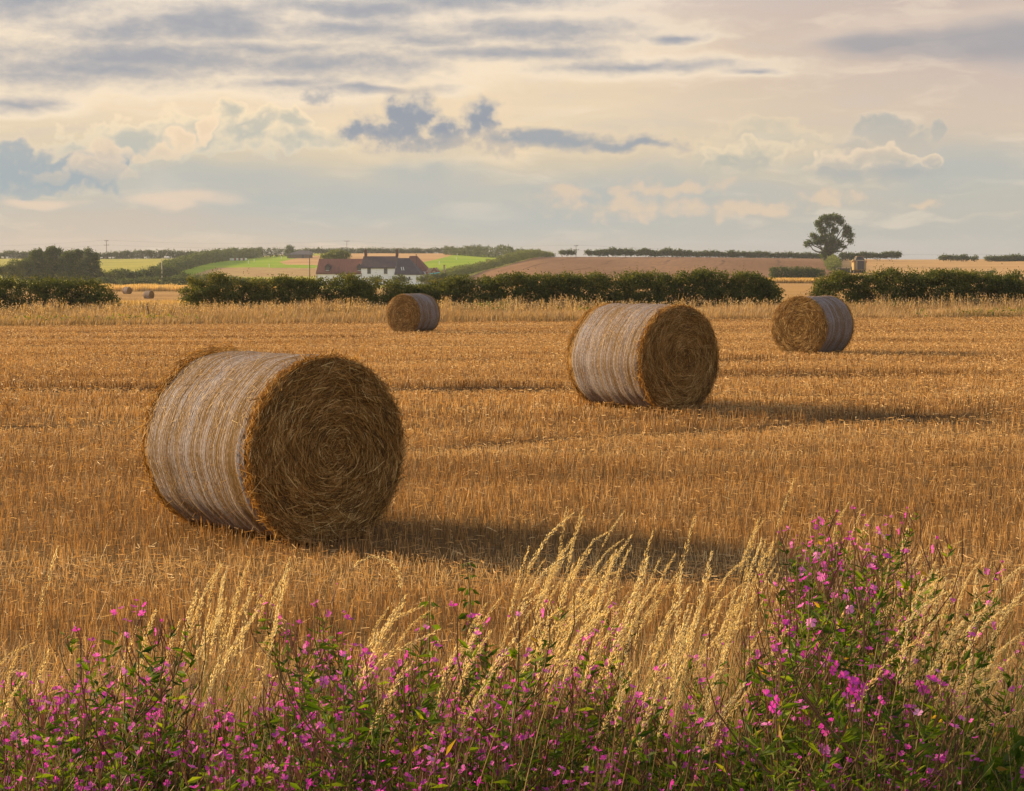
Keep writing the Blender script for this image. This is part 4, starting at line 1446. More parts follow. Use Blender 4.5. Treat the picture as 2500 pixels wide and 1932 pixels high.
def build_house():
    root = thing('farmhouse', 'white farmhouse with red and dark slate roofs beyond the long hedge', 'house', (float(px_x(905, 480)), 480, HGZ), math.radians(-8))
    # main block
    x0, x1 = hx(882), hx(967)
    ze, zr = hz(652.5), hz(626)
    a = Acc()
    gable_wall(a, x0, x1, 0, 6.4, ze, zr - 0.12)
    # long left wing
    lx0, lx1 = hx(770), hx(882) + 0.1
    lze, lzr = hz(666), hz(632)
    gable_wall(a, lx0, lx1, 0.25, 6.9, lze, lzr - 0.12)
    # right wings
    a.box((hx(967) + 0.01, -1.2, 0), (hx(1031), 4.6, hz(671)))
    a.box((hx(985), 4.7, 0), (hx(1037), 9.5, hz(662)))
    a.build('wall', M['render'], root)
    a = Acc()
    gable_roof(a, x0 - 0.1, x1 + 0.12, 0, 6.4, ze + 0.02, zr)
    rf = a.build('slate_roof', M['slate'], root)
    a = Acc()
    for xx in (x1 + 0.13, ):
        a.polys([[(xx, -0.3, ze - 0.28), (xx, 0.0, ze - 0.28), (xx, 3.2, zr - 0.2), (xx, 3.2, zr + 0.06)]])
        a.polys([[(xx + 0.06, -0.3, ze - 0.28), (xx + 0.06, 0.0, ze - 0.28), (xx + 0.06, 3.2, zr - 0.2), (xx + 0.06, 3.2, zr + 0.06)]])
        a.polys([[(xx, -0.3, ze - 0.22), (xx + 0.06, -0.3, ze - 0.22), (xx + 0.06, 3.2, zr + 0.06), (xx, 3.2, zr + 0.06)]])
    a.build('barge_board', M['white_paint'], rf)
    for px0, px1 in ((887, 892.8), (965, 970.8)):
        a = Acc()
        cx0, cx1 = hx(px0) - 0.3, hx(px1) - 0.3
        zt = hz(611.5)
        a.box((cx0, 2.85, zr - 0.8), (cx1, 3.6, zt))
        a.box((cx0 - 0.06, 2.79, zt), (cx1 + 0.06, 3.66, zt + 0.12))
        c = a.build('chimney', M['brick'], root)
        a = Acc()
        a.tube([((cx0 + cx1) / 2, 3.2, zt + 0.1), ((cx0 + cx1) / 2, 3.2, zt + 0.55)], [0.16, 0.12], 8)
        a.build('chimney_pot', M['brick'], c)
    window(root, hx(901.8), hz(668.6), 0.9, 1.46, -0.01)
    window(root, hx(943), hz(668.6), 0.9, 1.46, -0.01)
    a = Acc()
    a.box((hx(921) - 0.45, -0.05, 0), (hx(921) + 0.45, 0.04, 2.0))
    dr = a.build('door', M['dark_paint'], root)
    a = Acc()
    a.box((hx(921) + 0.3, -0.1, 0.95), (hx(921) + 0.36, -0.051, 1.07))
    a.build('handle', M['white_paint'], dr)
    a = Acc()
    gable_roof(a, lx0 - 0.15, lx1 - 0.1, 0.25, 6.9, lze + 0.02, lzr)
    lr = a.build('tiled_roof', M['tile_red'], root)
    # dormers on the left wing
    sl = (lzr - lze) / 3.325
    for pxd in (797, 877):
        dx = hx(pxd)
        z0, zt, zp = hz(662.5), hz(651), hz(644)
        y0 = 0.25 + (z0 - lze) / sl - 0.05
        a = Acc()
        yb = 0.25 + (zt - lze) / sl + 0.4
        a.box((dx - 0.62, y0, z0), (dx + 0.62, yb, zt))
        a.prism([(dx - 0.62, zt), (dx + 0.62, zt), (dx, zp - 0.15)], y0, y0 + 0.05, 'y')
        dm = a.build('dormer', M['slate_grey'], root)
        a = Acc()
        for s in (-1, 1):
            yr = 0.25 + (zp - lze) / sl
            A = [(dx + s * 0.85, y0 - 0.15, zt - 0.18), (dx, y0 - 0.15, zp), (dx, yr, zp), (dx + s * 0.85, yb + 0.1, zt - 0.18)]
            a.polys([A, [(x, y, z - 0.08) for x, y, z in A]])
            a.polys([[A[0], A[1], (A[1][0], A[1][1], A[1][2] - 0.08), (A[0][0], A[0][1], A[0][2] - 0.08)]])
        a.build('dormer_roof', M['slate'], dm)
        w = window(root, dx, z0 + 0.2, 0.8, 0.85, y0 - 0.03, 2)
    for pxd, y in ((826, 0.1), (771.5, 0.1), (883, -0.1)):
        a = Acc()
        a.tube([(hx(pxd), y, 0), (hx(pxd), y, lze - 0.1)], 0.06, 6)
        if pxd == 826:
            a.tube([(hx(pxd), y + 0.2, lze - 0.2), (hx(pxd), y + 0.35, lze + 1.7)], 0.05, 6)
        a.build('drainpipe', M['pipe'], root)
    for q, (pa, pb, zz, yy) in enumerate(((770, 881, lze - 0.12, -0.05), (881, 967, ze - 0.14, -0.32))):
        a = Acc()
        a.tube([(hx(pa), yy, zz), (hx(pb), yy, zz)], 0.07, 6)
        a.build('gutter', M['pipe'], root)
    # right wing, hipped dark roof with roof lights
    a = Acc()
    xa, xb, ya, yb = hx(967) + 0.2, hx(1031), -1.2, 4.6
    zee, zrr = hz(670), hz(630.5)
    hip_roof(a, xa, xb, ya, yb, zee, zrr, hx(970), hx(998))
    wr = a.build('wing_roof', M['slate_grey'], root)
    slope = (zrr - zee) / ((yb - ya) / 2 + 0.2)
    for pxs in (984, 989):
        z0, z1 = hz(661), hz(652.5)
        y0, y1 = ya - 0.2 + (z0 - zee) / slope, ya - 0.2 + (z1 - zee) / slope
        a = Acc()
        xx = hx(pxs)
        dxs = -0.35
        a.polys([[(xx, y0 - 0.05, z0 + 0.05), (xx + 0.16, y0 - 0.05, z0 + 0.05), (xx + 0.16 + dxs, y1 - 0.05, z1 + 0.05), (xx + dxs, y1 - 0.05, z1 + 0.05)]])
        a.build('roof_light', M['white_paint'], root)
    window(root, hx(1004), hz(683), 0.45, 0.75, -1.21, 1)
    window(root, hx(1024), hz(683), 0.6, 0.75, -1.21, 1)
    a = Acc()
    hip_roof(a, hx(985), hx(1037), 4.7, 9.5, hz(661.5), hz(625), hx(989), hx(1008))
    a.build('rear_roof', M['tile_red'], root)
    a = Acc()
    a.tube([(hx(1011), 4.2, hz(668)), (hx(1011), 4.2, hz(622))], 0.09, 8)
    a.tube([(hx(1011), 4.2, hz(622)), (hx(1011), 4.2, hz(621))], 0.14, 8)
    a.build('flue_pipe', M['pipe'], root)


build_house()

# ------------------------------------------------------------------ combine harvester (seen from behind)
M['harvester_paint'] = plain_mat('harvester_paint', (0.32, 0.23, 0.085), 0.5, 0.15, 0.8)
M['harvester_dark'] = plain_mat('harvester_dark', (0.045, 0.042, 0.050), 0.6, 0.2, 1.0)
M['rubber'] = plain_mat('tyre_rubber', (0.03, 0.028, 0.026), 0.85, 0.2)
M['rim'] = plain_mat('wheel_rim', (0.45, 0.40, 0.30), 0.5, 0.1)
M['lens'] = plain_mat('lamp_lens', (0.55, 0.16, 0.05), 0.3, 0.05)


def build_combine():
    d, px = 490, 2098
    sc = d / F
    gz = float(z_far(px, d))
    root = thing('combine_harvester', 'yellow combine harvester with dark raised tank, seen from behind in its dust', 'harvester', (float(px_x(px, d)), d, gz), math.radians(-3))
    base = 655 - (gz - CAMZ) / sc
    X = lambda p: (p - px) * sc
    Z = lambda r: (base - r) * sc
    a = Acc()
    x0, x1 = X(2083.5), X(2113)
    zt = Z(637)
    a.prism([(x0, 0.9), (x1, 0.9), (x1, zt - 0.25), (x1 - 0.25, zt), (x0 + 0.25, zt), (x0, zt - 0.25)], 0.6, 5.5, 'y')
    for s in (-1, 1):
        xx = s * (x1 - 0.22)
        a.box((min(xx - 0.22, xx + 0.22), 0.2, 1.1), (max(xx - 0.22, xx + 0.22), 0.6, zt - 0.45))
    a.build('body', M['harvester_paint'], root)
    a = Acc()
    a.polys([[(X(2092), 0.42, Z(653)), (X(2107.5), 0.42, Z(653)), (X(2106), 0.5, zt - 0.05), (X(2093), 0.5, zt - 0.05)]])
    a.box((X(2092), 0.43, 1.0), (X(2107.5), 0.62, zt - 0.1))
    a.build('straw_hood', M['harvester_dark'], root)
    a = Acc()
    # raised grain tank: four sloping walls with a pale rim
    lo = [(X(2087.6), 1.0), (X(2110), 1.0), (X(2110), 4.4), (X(2087.6), 4.4)]
    hi = [(X(2091.3), 1.5), (X(2106), 1.5), (X(2106), 4.0), (X(2091.3), 4.0)]
    zb, zh = Z(636), Z(626.5)
    for i in range(4):
        j = (i + 1) % 4
        a.polys([[(*lo[i], zb), (*lo[j], zb), (*hi[j], zh), (*hi[i], zh)]])
    a.polys([[(*p, zh - 0.15) for p in hi]])
    tank = a.build('grain_tank', M['harvester_dark'], root)
    a = Acc()
    for i in range(4):
        j = (i + 1) % 4
        a.tube([(*lo[i], zb), (*hi[i], zh + 0.02)], 0.07, 6)
        a.tube([(*hi[i], zh + 0.02), (*hi[j], zh + 0.02)], 0.06, 6)
    a.build('rim', M['harvester_paint'], tank)
    a = Acc()
    a.box((X(2083), 0.5, zt + 0.02), (X(2114.5), 0.72, zt + 0.16))
    bm = a.build('rear_rail', M['rim'], root)
    for s, pp in ((-1, 2083.5), (1, 2114)):
        a = Acc()
        a.box((X(pp) - 0.13, 0.45, zt - 0.55), (X(pp) + 0.13, 0.6, zt + 0.0))
        a.build('rear_lamp', M['lens'], root)
    a = Acc()
    a.tube([(X(2089.7), 0.3, 1.2), (X(2089.7), 0.3, zt - 0.1)], 0.06, 6)
    a.tube([(X(2091), 0.3, 1.2), (X(2091), 0.3, zt - 0.1)], 0.06, 6)
    for k in range(6):
        z = 1.3 + k * 0.32
        a.tube([(X(2089.7), 0.3, z), (X(2091), 0.3, z)], 0.03, 5)
    a.build('ladder', M['rim'], root)
    # cab, hidden in front of the tank, with glass
    a = Acc()
    a.prism([(5.55, 1.6), (7.1, 1.9), (7.3, 3.3), (5.55, 3.5)], -0.95, 0.95, 'x')
    cb = a.build('cab', M['glass'], root)
    a = Acc()
    a.box((-1.05, 5.4, 3.52), (1.05, 7.45, 3.68))
    a.build('cab_roof', M['harvester_paint'], cb)
    # header across the front
    a = Acc()
    a.prism([(7.6, 0.25), (9.2, 0.2), (9.3, 0.45), (8.3, 0.9), (7.7, 1.35)], -5.0, 2.4, 'x')
    hd = a.build('header', M['harvester_dark'], root)
    a = Acc()
    for k in range(6):
        an = k * math.pi / 3
        a.tube([(-4.9, 9.0 + 0.5 * math.cos(an), 1.05 + 0.5 * math.sin(an)), (2.3, 9.0 + 0.5 * math.cos(an), 1.05 + 0.5 * math.sin(an))], 0.04, 5)
    for xx in (-4.9, -2, 0.5, 2.3):
        for k in range(6):
            an = k * math.pi / 3
            a.tube([(xx, 9.0, 1.05), (xx, 9.0 + 0.5 * math.cos(an), 1.05 + 0.5 * math.sin(an))], 0.03, 5)
    a.build('reel', M['rim'], hd)
    a = Acc()
    a.prism([(5.4, 0.9), (7.7, 0.35), (7.7, 1.0), (5.4, 1.8)], -0.7, 0.7, 'x')
    a.build('feeder_house', M['harvester_paint'], root)
    a = Acc()
    a.tube([(x0 - 0.05, 4.5, zt - 0.3), (x0 - 0.25, 1.5, zt + 0.05), (x0 - 0.2, -0.3, zt + 0.15)], [0.2, 0.18, 0.16], 8)
    a.build('unloading_spout', M['harvester_paint'], root)
    for xx, yy, rr, ww in ((-1.25, 1.4, 0.55, 0.4), (1.25, 1.4, 0.55, 0.4), (-1.45, 5.2, 0.92, 0.7), (1.45, 5.2, 0.92, 0.7)):
        a = Acc()
        prof = [(-ww / 2, rr * 0.55), (-ww / 2, rr * 0.88), (-ww * 0.36, rr), (ww * 0.36, rr), (ww / 2, rr * 0.88), (ww / 2, rr * 0.55)]
        th = np.linspace(0, 2 * math.pi, 28, endpoint=False)
        G = np.stack([np.stack([np.full(28, xx + p), yy + r * np.cos(th), rr + r * np.sin(th)], -1) for p, r in prof])
        a.grid(G, wrap=True)
        w = a.build('tyre', M['rubber'], root)
        w.name = 'wheel'
        a = Acc()
        for s in (-1, 1):
            G = np.stack([np.stack([np.full(28, xx + s * p), yy + r * np.cos(th), rr + r * np.sin(th)], -1) for p, r in ((ww / 2, rr * 0.57), (ww * 0.3, rr * 0.5), (ww * 0.3, 0.01))])
            a.grid(G, wrap=True)
        a.build('rim', M['rim'], w)


build_combine()

# ------------------------------------------------------------------ poles and wires
M['pole_wood'] = plain_mat('pole_wood', (0.14, 0.105, 0.08), 0.85, 0.2, 3)
M['pole_pale'] = plain_mat('weathered_pole', (0.48, 0.40, 0.34), 0.85, 0.15, 3)
M['wire'] = plain_mat('wire', (0.08, 0.075, 0.075), 0.6, 0.1)


def pole(px, top, d, label, mat, arms, rad=0.16):
    g = gp(px, d)
    H = CAMZ + (655 - top) / F * d - g[2]
    root = thing('utility_pole', label, 'pole', tuple(g), 0, 'overhead line poles')
    a = Acc()
    a.tube([(0, 0, -0.3), (0, 0, H * 0.5), (0, 0, H)], [rad, rad * 0.85, rad * 0.7], 8)
    a.build('post', mat, root)
    for z, w in arms:
        a = Acc()
        a.box((-w, -0.08, H - z - 0.08), (w, 0.08, H - z + 0.08))
        ar = a.build('crossarm', mat, root)
        for sx in (-w * 0.85, 0 if z > 0.2 else w * 0.4, w * 0.85):
            b = Acc()
            b.tube([(sx, 0, H - z + 0.08), (sx, 0, H - z + 0.2), (sx, 0, H - z + 0.36)], [0.05, 0.09, 0.04], 6)
            b.build('insulator', M['pipe'], ar)
    return g[0], g[1], g[2] + H


PA = pole(263, 588, 930, 'leftmost skyline power pole, standing above the meadow hedge', M['pole_wood'], ((0.15, 1.0), (2.3, 1.3)))
PB = pole(848, 589, 1012, 'skyline power pole above the red roof of the farmhouse', M['pole_wood'], ((0.15, 1.5), (3.6, 0.8)))
PC = pole(1406, 600, 790, 'skyline power pole above the brown hillside', M['pole_wood'], ((0.15, 0.9), (1.8, 1.2)), 0.13)
pole(397, 633, 505, 'pale telegraph pole without crossarms in front of the dark bushes', M['pole_pale'], (), 0.17)
pole(757, 624, 472, 'dark telegraph pole without crossarms just left of the farmhouse', M['pole_wood'], (), 0.15)
PL = (float(px_x(-300, 900)), 900, PA[2] - 3.0)
PR = (float(px_x(2700, 700)), 760, PC[2] - 4)
for drop, lb in ((0.0, 'upper overhead wire strung between the skyline poles'), (2.3, 'lower overhead wire strung between the skyline poles')):
    a = Acc()
    nodes = [PL, PA, PB, PC, PR]
    pts = []
    for p, q in zip(nodes[:-1], nodes[1:]):
        for t in np.linspace(0, 1, 16)[:-1]:
            s = 4 * t * (1 - t) * 1.6
            pts.append([p[k] + (q[k] - p[k]) * t for k in range(2)] + [p[2] + (q[2] - p[2]) * t - s - drop + 0.2])
    a.tube(pts, 0.022, 4)
    tag(a.build('overhead_wire', M['wire']), lb, 'wire', 'overhead wires')

# ------------------------------------------------------------------ small things on the far fields
M['barn_roof'] = plain_mat('barn_roof', (0.10, 0.092, 0.10), 0.8, 0.15)
M['barn_wall'] = plain_mat('barn_wall', (0.16, 0.12, 0.09), 0.9, 0.2)


def build_barn():
    d, px = 880, 735
    sc = d / F
    g = gp(px, d)
    root = thing('field_barn', 'low grey-roofed barn below the round skyline tree', 'barn', tuple(g), math.radians(-6))
    base = 655 - (g[2] - CAMZ) / sc
    X = lambda p: (p - px) * sc
    Z = lambda r: (base - r) * sc
    a = Acc()
    a.box((X(702), 0, -0.5), (X(757), 7, Z(621.5)))
    a.build('wall', M['barn_wall'], root)
    a = Acc()
    hip_roof(a, X(700), X(759), 0, 7, Z(622.5), Z(612), X(727), X(753))
    a.build('roof', M['barn_roof'], root)
    a = Acc()
    a.box((X(738), -0.06, -0.4), (X(744), 0.03, Z(622.6)))
    a.build('door', M['dark_paint'], root)


build_barn()

M['red_paint'] = plain_mat('red_brown_paint', (0.28, 0.10, 0.08), 0.7, 0.2)


def build_panels():
    d = 846
    root = thing('panel_fence', 'low row of white and brown panels at the edge of the green field', 'fence', tuple(gp(584, d)))
    g = np.array(root.location)
    n = 8
    for i in range(n):
        p0, p1 = 563 + 42 * i / n, 563 + 42 * (i + 0.9) / n
        a = Acc()
        z = float(z_far((p0 + p1) / 2, d)) - g[2]
        a.box((px_x(p0, d) - g[0], -0.06, z + 0.15), (px_x(p1, d) - g[0], 0.06, z + 1.15))
        a.box((px_x(p0, d) - g[0] - 0.04, -0.1, z - 0.3), (px_x(p0, d) - g[0] + 0.08, 0.1, z + 1.3))
        a.build('panel', M['white_paint'] if i in (0, 1, 3, 5, 7) else M['red_paint'], root)


build_panels()

for (px, row, lb) in [(608, 644, 'white marker post in the lower middle of the left green field'), (622, 640, 'white marker post a little above the lower middle of the left green field'),
                      (659, 653, 'white marker post on the lower edge of the left green field'), (688.6, 633, 'white marker post near the tip of the tan field'),
                      (740, 628, 'white marker post in front of the grey barn'), (1116.5, 625, 'white marker post at the top of the right green field'),
                      (1114.5, 634.5, 'white marker post below another near the top of the right green field'), (1073, 646, 'white marker post low in the right green field near the farmhouse'),
                      (1162.5, 625.5, 'white marker post under the wooded belt')]:
    d = d_at(px, row)
    root = thing('marker_post', lb, 'post', tuple(gp(px, d)), 0, 'white marker posts on the green fields')
    a = Acc()
    a.tube([(0, 0, -0.1), (0, 0, 1.0)], 0.10, 6)
    a.build('post', M['white_paint'], root)
    a = Acc()
    a.tube([(0, 0, 1.0), (0, 0, 1.25)], [0.17, 0.10], 6)
    a.build('cap', M['white_paint'], root)


def sheep(px, row, d, rz, label):
    g = gp(px, d)
    root = thing('sheep', label, 'sheep', tuple(g), rz, 'sheep along the meadow hedge')
    me = bpy.data.meshes.new('fleece')
    bm_v = [(-0.5, 0, 0.72), (-0.2, 0, 0.75), (0.2, 0, 0.74), (0.48, 0, 0.76), (0.62, 0, 0.9), (0.78, 0, 0.88)] + [(sx, sy, z) for sx, sy in ((-0.38, 0.13), (-0.38, -0.13), (0.36, 0.13), (0.36, -0.13)) for z in (0.5, 0.25, 0.0)]
    ed = [(0, 1), (1, 2), (2, 3), (3, 4), (4, 5)]
    for i, b in enumerate((0, 0, 3, 3)):
        k = 6 + i * 3
        ed += [(b, k), (k, k + 1), (k + 1, k + 2)]
    me.from_pydata(bm_v, ed, [])
    o = bpy.data.objects.new('body', me)
    COL.objects.link(o)
    o.parent = root
    sk = o.modifiers.new('skin', 'SKIN')
    for i, v in enumerate(me.skin_vertices[0].data):
        r = 0.27 if i in (1, 2) else 0.22 if i in (0, 3) else 0.13 if i == 4 else 0.09 if i == 5 else 0.05
        v.radius = (r, r)
    me.skin_vertices[0].data[1].use_root = True
    o.modifiers.new('subd', 'SUBSURF').levels = 1
    me.materials.append(M['white_paint'])


for i, (px, rz, lb) in enumerate([(250, 0.2, 'white sheep nearest the copse on the meadow'), (271, 2.9, 'white sheep below the left power pole'), (278.5, 0.1, 'white sheep just right of the left power pole'),
                                  (357, 0.4, 'white sheep alone in the middle of the meadow top'), (20, 0.1, 'white sheep left of the copse'), (10, 2.8, 'white sheep farthest left, next to the left-of-copse one')]):
    sheep(px, 629, 893, rz, lb)
M['white_wrap'] = plain_mat('white_wrap', (0.80, 0.76, 0.72), 0.35, 0.05)
for px, lb in ((407, 'left of the two white wrapped bales against the skyline hedge'), (413, 'right of the two white wrapped bales against the skyline hedge')):
    g = gp(px, 893)
    a = Acc()
    th = np.linspace(0, 2 * math.pi, 20, endpoint=False)
    G = np.stack([np.stack([np.full(20, x), r * np.cos(th), 0.62 + r * np.sin(th)], -1) for x, r in ((-0.6, 0.01), (-0.6, 0.5), (-0.52, 0.62), (0.52, 0.62), (0.6, 0.5), (0.6, 0.01))])
    a.grid(G, wrap=True)
    o = a.build('wrapped_bale', M['white_wrap'], None, tuple(g))
    tag(o, lb, 'wrapped bale', 'white wrapped bales')

# woodpile, tarpaulin and brick pillar by the farmhouse
M['log_pale'] = plain_mat('log_pale', (0.42, 0.30, 0.24), 0.9, 0.2)
M['log_red'] = plain_mat('log_red', (0.26, 0.10, 0.08), 0.9, 0.2)
M['tarp'] = plain_mat('turquoise_tarp', (0.12, 0.42, 0.38), 0.5, 0.1)


def build_pile():
    d = 478
    g = gp(1058, d)
    z0 = CAMZ + (655 - 668) * d / F
    root = thing('woodpile', 'pile of pale and reddish sawn timber right of the farmhouse', 'woodpile', (g[0], d, g[2]))
    gz = z0 - g[2]
    k = 0
    for layer in range(3):
        for i in range(6 - layer):
            a = Acc()
            x = (1042 + layer * 3 + i * 6 - 1058) * d / F
            z = gz + layer * 0.45 + 0.35 * i / 6
            yy = rng.uniform(-0.1, 0.1)
            a.tube([(x, yy - 0.6, z + 0.22), (x + 0.1, yy + 0.7, z + 0.22)], 0.26, 8)
            a.build('log', M['log_pale'] if rng.random() < 0.55 else M['log_red'], root)
            k += 1
    a = Acc()
    a.box((-1.8, -0.5, -0.2), (2.2, 0.8, gz))
    a.build('plinth', M['barn_wall'], root)
    a = Acc()
    G = np.array([[((1050 + 25 * u - 1058) * d / F, -0.9 - 0.3 * v, gz + 0.05 - 0.28 * v + 0.35 * u + 0.05 * math.sin(9 * u)) for v in (0, 0.5, 1)] for u in np.linspace(0, 1, 12)])
    a.grid(G)
    G2 = G + np.array([0, 0.02, -0.03])
    a.grid(G2, flip=True)
    tag(a.build('tarpaulin', M['tarp'], None, tuple(root.location)), 'strip of turquoise tarpaulin along the foot of the woodpile', 'tarpaulin')
    g2 = gp(1085, d)
    root = thing('brick_pillar', 'pinkish brick pillar standing between woodpile and hedge', 'pillar', tuple(g2))
    zt = CAMZ + (655 - 648) * d / F - g2[2]
    a = Acc()
    a.box((-0.22, -0.22, -0.3), (0.22, 0.22, zt))
    a.build('shaft', M['log_pale'], root)
    a = Acc()
    a.box((-0.28, -0.28, zt), (0.28, 0.28, zt + 0.1))
    a.build('cap', M['barn_wall'], root)


build_pile()

# ------------------------------------------------------------------ grass along the field edge and in the gaps
def blades(acc, x, y, z, h, hw, lean, rnd, mat=0, bend=0.25):
    n = len(x)
    az = rng.normal(0.2, 1.2, n)
    dv = np.stack([np.cos(az), np.sin(az), np.zeros(n)], -1)
    ln = np.abs(rng.normal(lean, 0.12, n))[:, None]
    p0 = np.stack([x, y, z], -1)
    up = np.array([[0, 0, 1.0]])
    hh = h[:, None]
    p1 = p0 + up * hh * 0.55 + dv * hh * ln * 0.4
    p2 = p0 + up * hh + dv * hh * ln
    yaw = rng.uniform(0, math.pi, n)
    side = np.stack([np.cos(yaw), np.sin(yaw), np.zeros(n)], -1)
    hw = np.broadcast_to(hw, (n,))[:, None]
    acc.strips(np.stack([p0, p1, p2], 1), hw * np.array([[1.0, 0.8, 0.15]]), side, rnd, mat)


def build_margins():
    a = Acc()
    n = 90000
    x = rng.uniform(-27, 27, n)
    ye = 75.2 + 0.10 * x + 0.25 * vnoise(x * 0.6, 77, 3)
    f = rng.beta(1.0, 1.15, n)
    y = ye + f * (88 - ye)
    z = z_smooth(x, y) - 0.02
    t = vnoise2(x * 0.35, y * 0.5, 71, 3)
    h = (0.22 + 0.50 * f ** 0.8) * (1 + 0.45 * t) * rng.uniform(0.6, 1.25, n)
    r = np.clip(0.42 + 0.16 * f + 0.25 * vnoise2(x * 0.5, y * 0.9, 72, 3) + rng.normal(0, 0.15, n), 0.0, 1)
    gz = vnoise2(x * 0.25, y * 0.4, 73, 2)
    r = np.where((gz > 0.35) & (rng.random(n) < 0.6), r * 0.3, r)
    blades(a, x, y, z, h, rng.uniform(0.008, 0.02, n), 0.25, r)
    # tall seeding spikes in front of the hedge
    m = 3600
    x = rng.uniform(-27, 27, m)
    y = rng.uniform(80.5, 85.2, m) + 0.05 * x
    cl = vnoise(x * 1.1, 74, 3)
    k = rng.random(m) < 0.45 + 0.6 * cl
    x, y, cl = x[k], y[k], cl[k]
    m = len(x)
    h = rng.uniform(0.5, 0.88, m) * (1 + 0.35 * cl)
    blades(a, x, y, z_smooth(x, y), h, 0.014, 0.10, np.clip(rng.normal(0.62, 0.2, m), 0, 1), np.where(rng.random(m) < 0.35, 1, 0).repeat(2))
    z = z_smooth(x, y)
    for q in range(4):
        f = 0.72 + 0.07 * q
        leaves(a, np.stack([x + rng.normal(0, 0.015, m), y, z + h * f], -1), 0.10, 0.04, np.clip(rng.normal(0.6, 0.2, m), 0, 1), 1.5, 0)
    # pale umbels and seed fluff, tiny
    q = 5000
    x = rng.uniform(-27, 27, q)
    y = rng.uniform(77.5, 84, q) + 0.08 * x
    z = z_smooth(x, y) + rng.uniform(0.2, 0.75, q)
    leaves(a, np.stack([x, y, z], -1), 0.05, 0.05, np.clip(rng.normal(0.92, 0.08, q), 0, 1), 0.3, 0)
    tag(a.build('dry_grass_margin', [M['dry_grass'], M['gold_grass']]), 'tall dry grass between the stubble and the hedges', kind='stuff')
    # weeds, green
    a = Acc()
    for (px, d, w, n, hh, mt) in [(350, 76.5, 2.2, 260, 0.35, 0), (2390, 78.9, 1.3, 200, 0.30, 0), (2490, 79.3, 1.0, 200, 0.35, 0), (2250, 78.4, 0.6, 50, 0.25, 0), (1195, 83.2, 1.0, 500, 0.7, 1), (2170, 84, 2.0, 500, 0.6, 1), (620, 78, 3, 120, 0.3, 0), (80, 76, 3, 300, 0.35, 0), (1480, 82, 2.5, 220, 0.5, 0)]:
        x = px_x(px, d) + rng.normal(0, w * 0.5, n)
        y = d + rng.normal(0, 0.9, n)
        leaves(a, np.stack([x, y, z_smooth(x, y) + hh * rng.beta(1.2, 1.2, n)], -1), rng.uniform(0.08, 0.18, n), 0.06, rng.random(n), 0.5, mt)
    tag(a.build('margin_weeds', [M['herb_leaf'], M['pale_leaf']]), 'low green weeds scattered through the dry margin', kind='stuff')
    # golden grass showing through the two hedge gaps
    a = Acc()
    for p0, p1, n in ((200, 540, 26000), (1840, 2040, 12000)):
        d = rng.uniform(88, 126, n)
        px = rng.uniform(p0, p1, n)
        x = px_x(px, d)
        z = z_far(px, np.maximum(d, 90))
        h = rng.uniform(0.45, 0.95, n) * (1 - 0.45 * (d - 88) / 38) * (0.62 if p0 > 1000 else 1)
        blades(a, x, d, z - 0.03, h, rng.uniform(0.010, 0.022, n), 0.18, np.clip(rng.normal(0.5, 0.22, n), 0, 1), 0)
    tag(a.build('golden_grass', M['gold_grass']), 'bright golden grass filling the hedge gaps', kind='stuff')
    a = Acc()
    n = 14000
    px = rng.uniform(180, 760, n)
    d = rng.uniform(398, 416, n)
    x = px_x(px, d)
    h = rng.uniform(0.7, 1.3, n) * (1 + 0.35 * vnoise(x * 0.4, 83, 2))
    blades(a, x, d, z_far(px, d) - 0.05, h, 0.09, 0.15, np.clip(rng.normal(0.6, 0.2, n), 0, 1))
    n = 9000
    px = rng.uniform(1870, 2030, n)
    d = rng.uniform(372, 385, n)
    x = px_x(px, d)
    blades(a, x, d, z_far(px, d) - 0.05, rng.uniform(0.5, 1.0, n), 0.09, 0.15, np.clip(rng.normal(0.45, 0.2, n), 0, 1))
    tag(a.build('far_grass_bank', M['gold_grass']), 'strip of golden grass under the far hedges', kind='stuff')


build_margins()
g = np.array([float(px_x(362, 79)), 79.0, 0])
g[2] = float(z_smooth(g[0], 79))
a = Acc()
a.tube([(0.06, 0, -0.2), (0.02, 0, 0.4), (-0.04, 0, 0.80)], [0.035, 0.03, 0.022], 7)
tag(a.build('wooden_stake', M['bark'], None, tuple(g)), 'thin weathered stake leaning in the golden gap grass', 'stake')

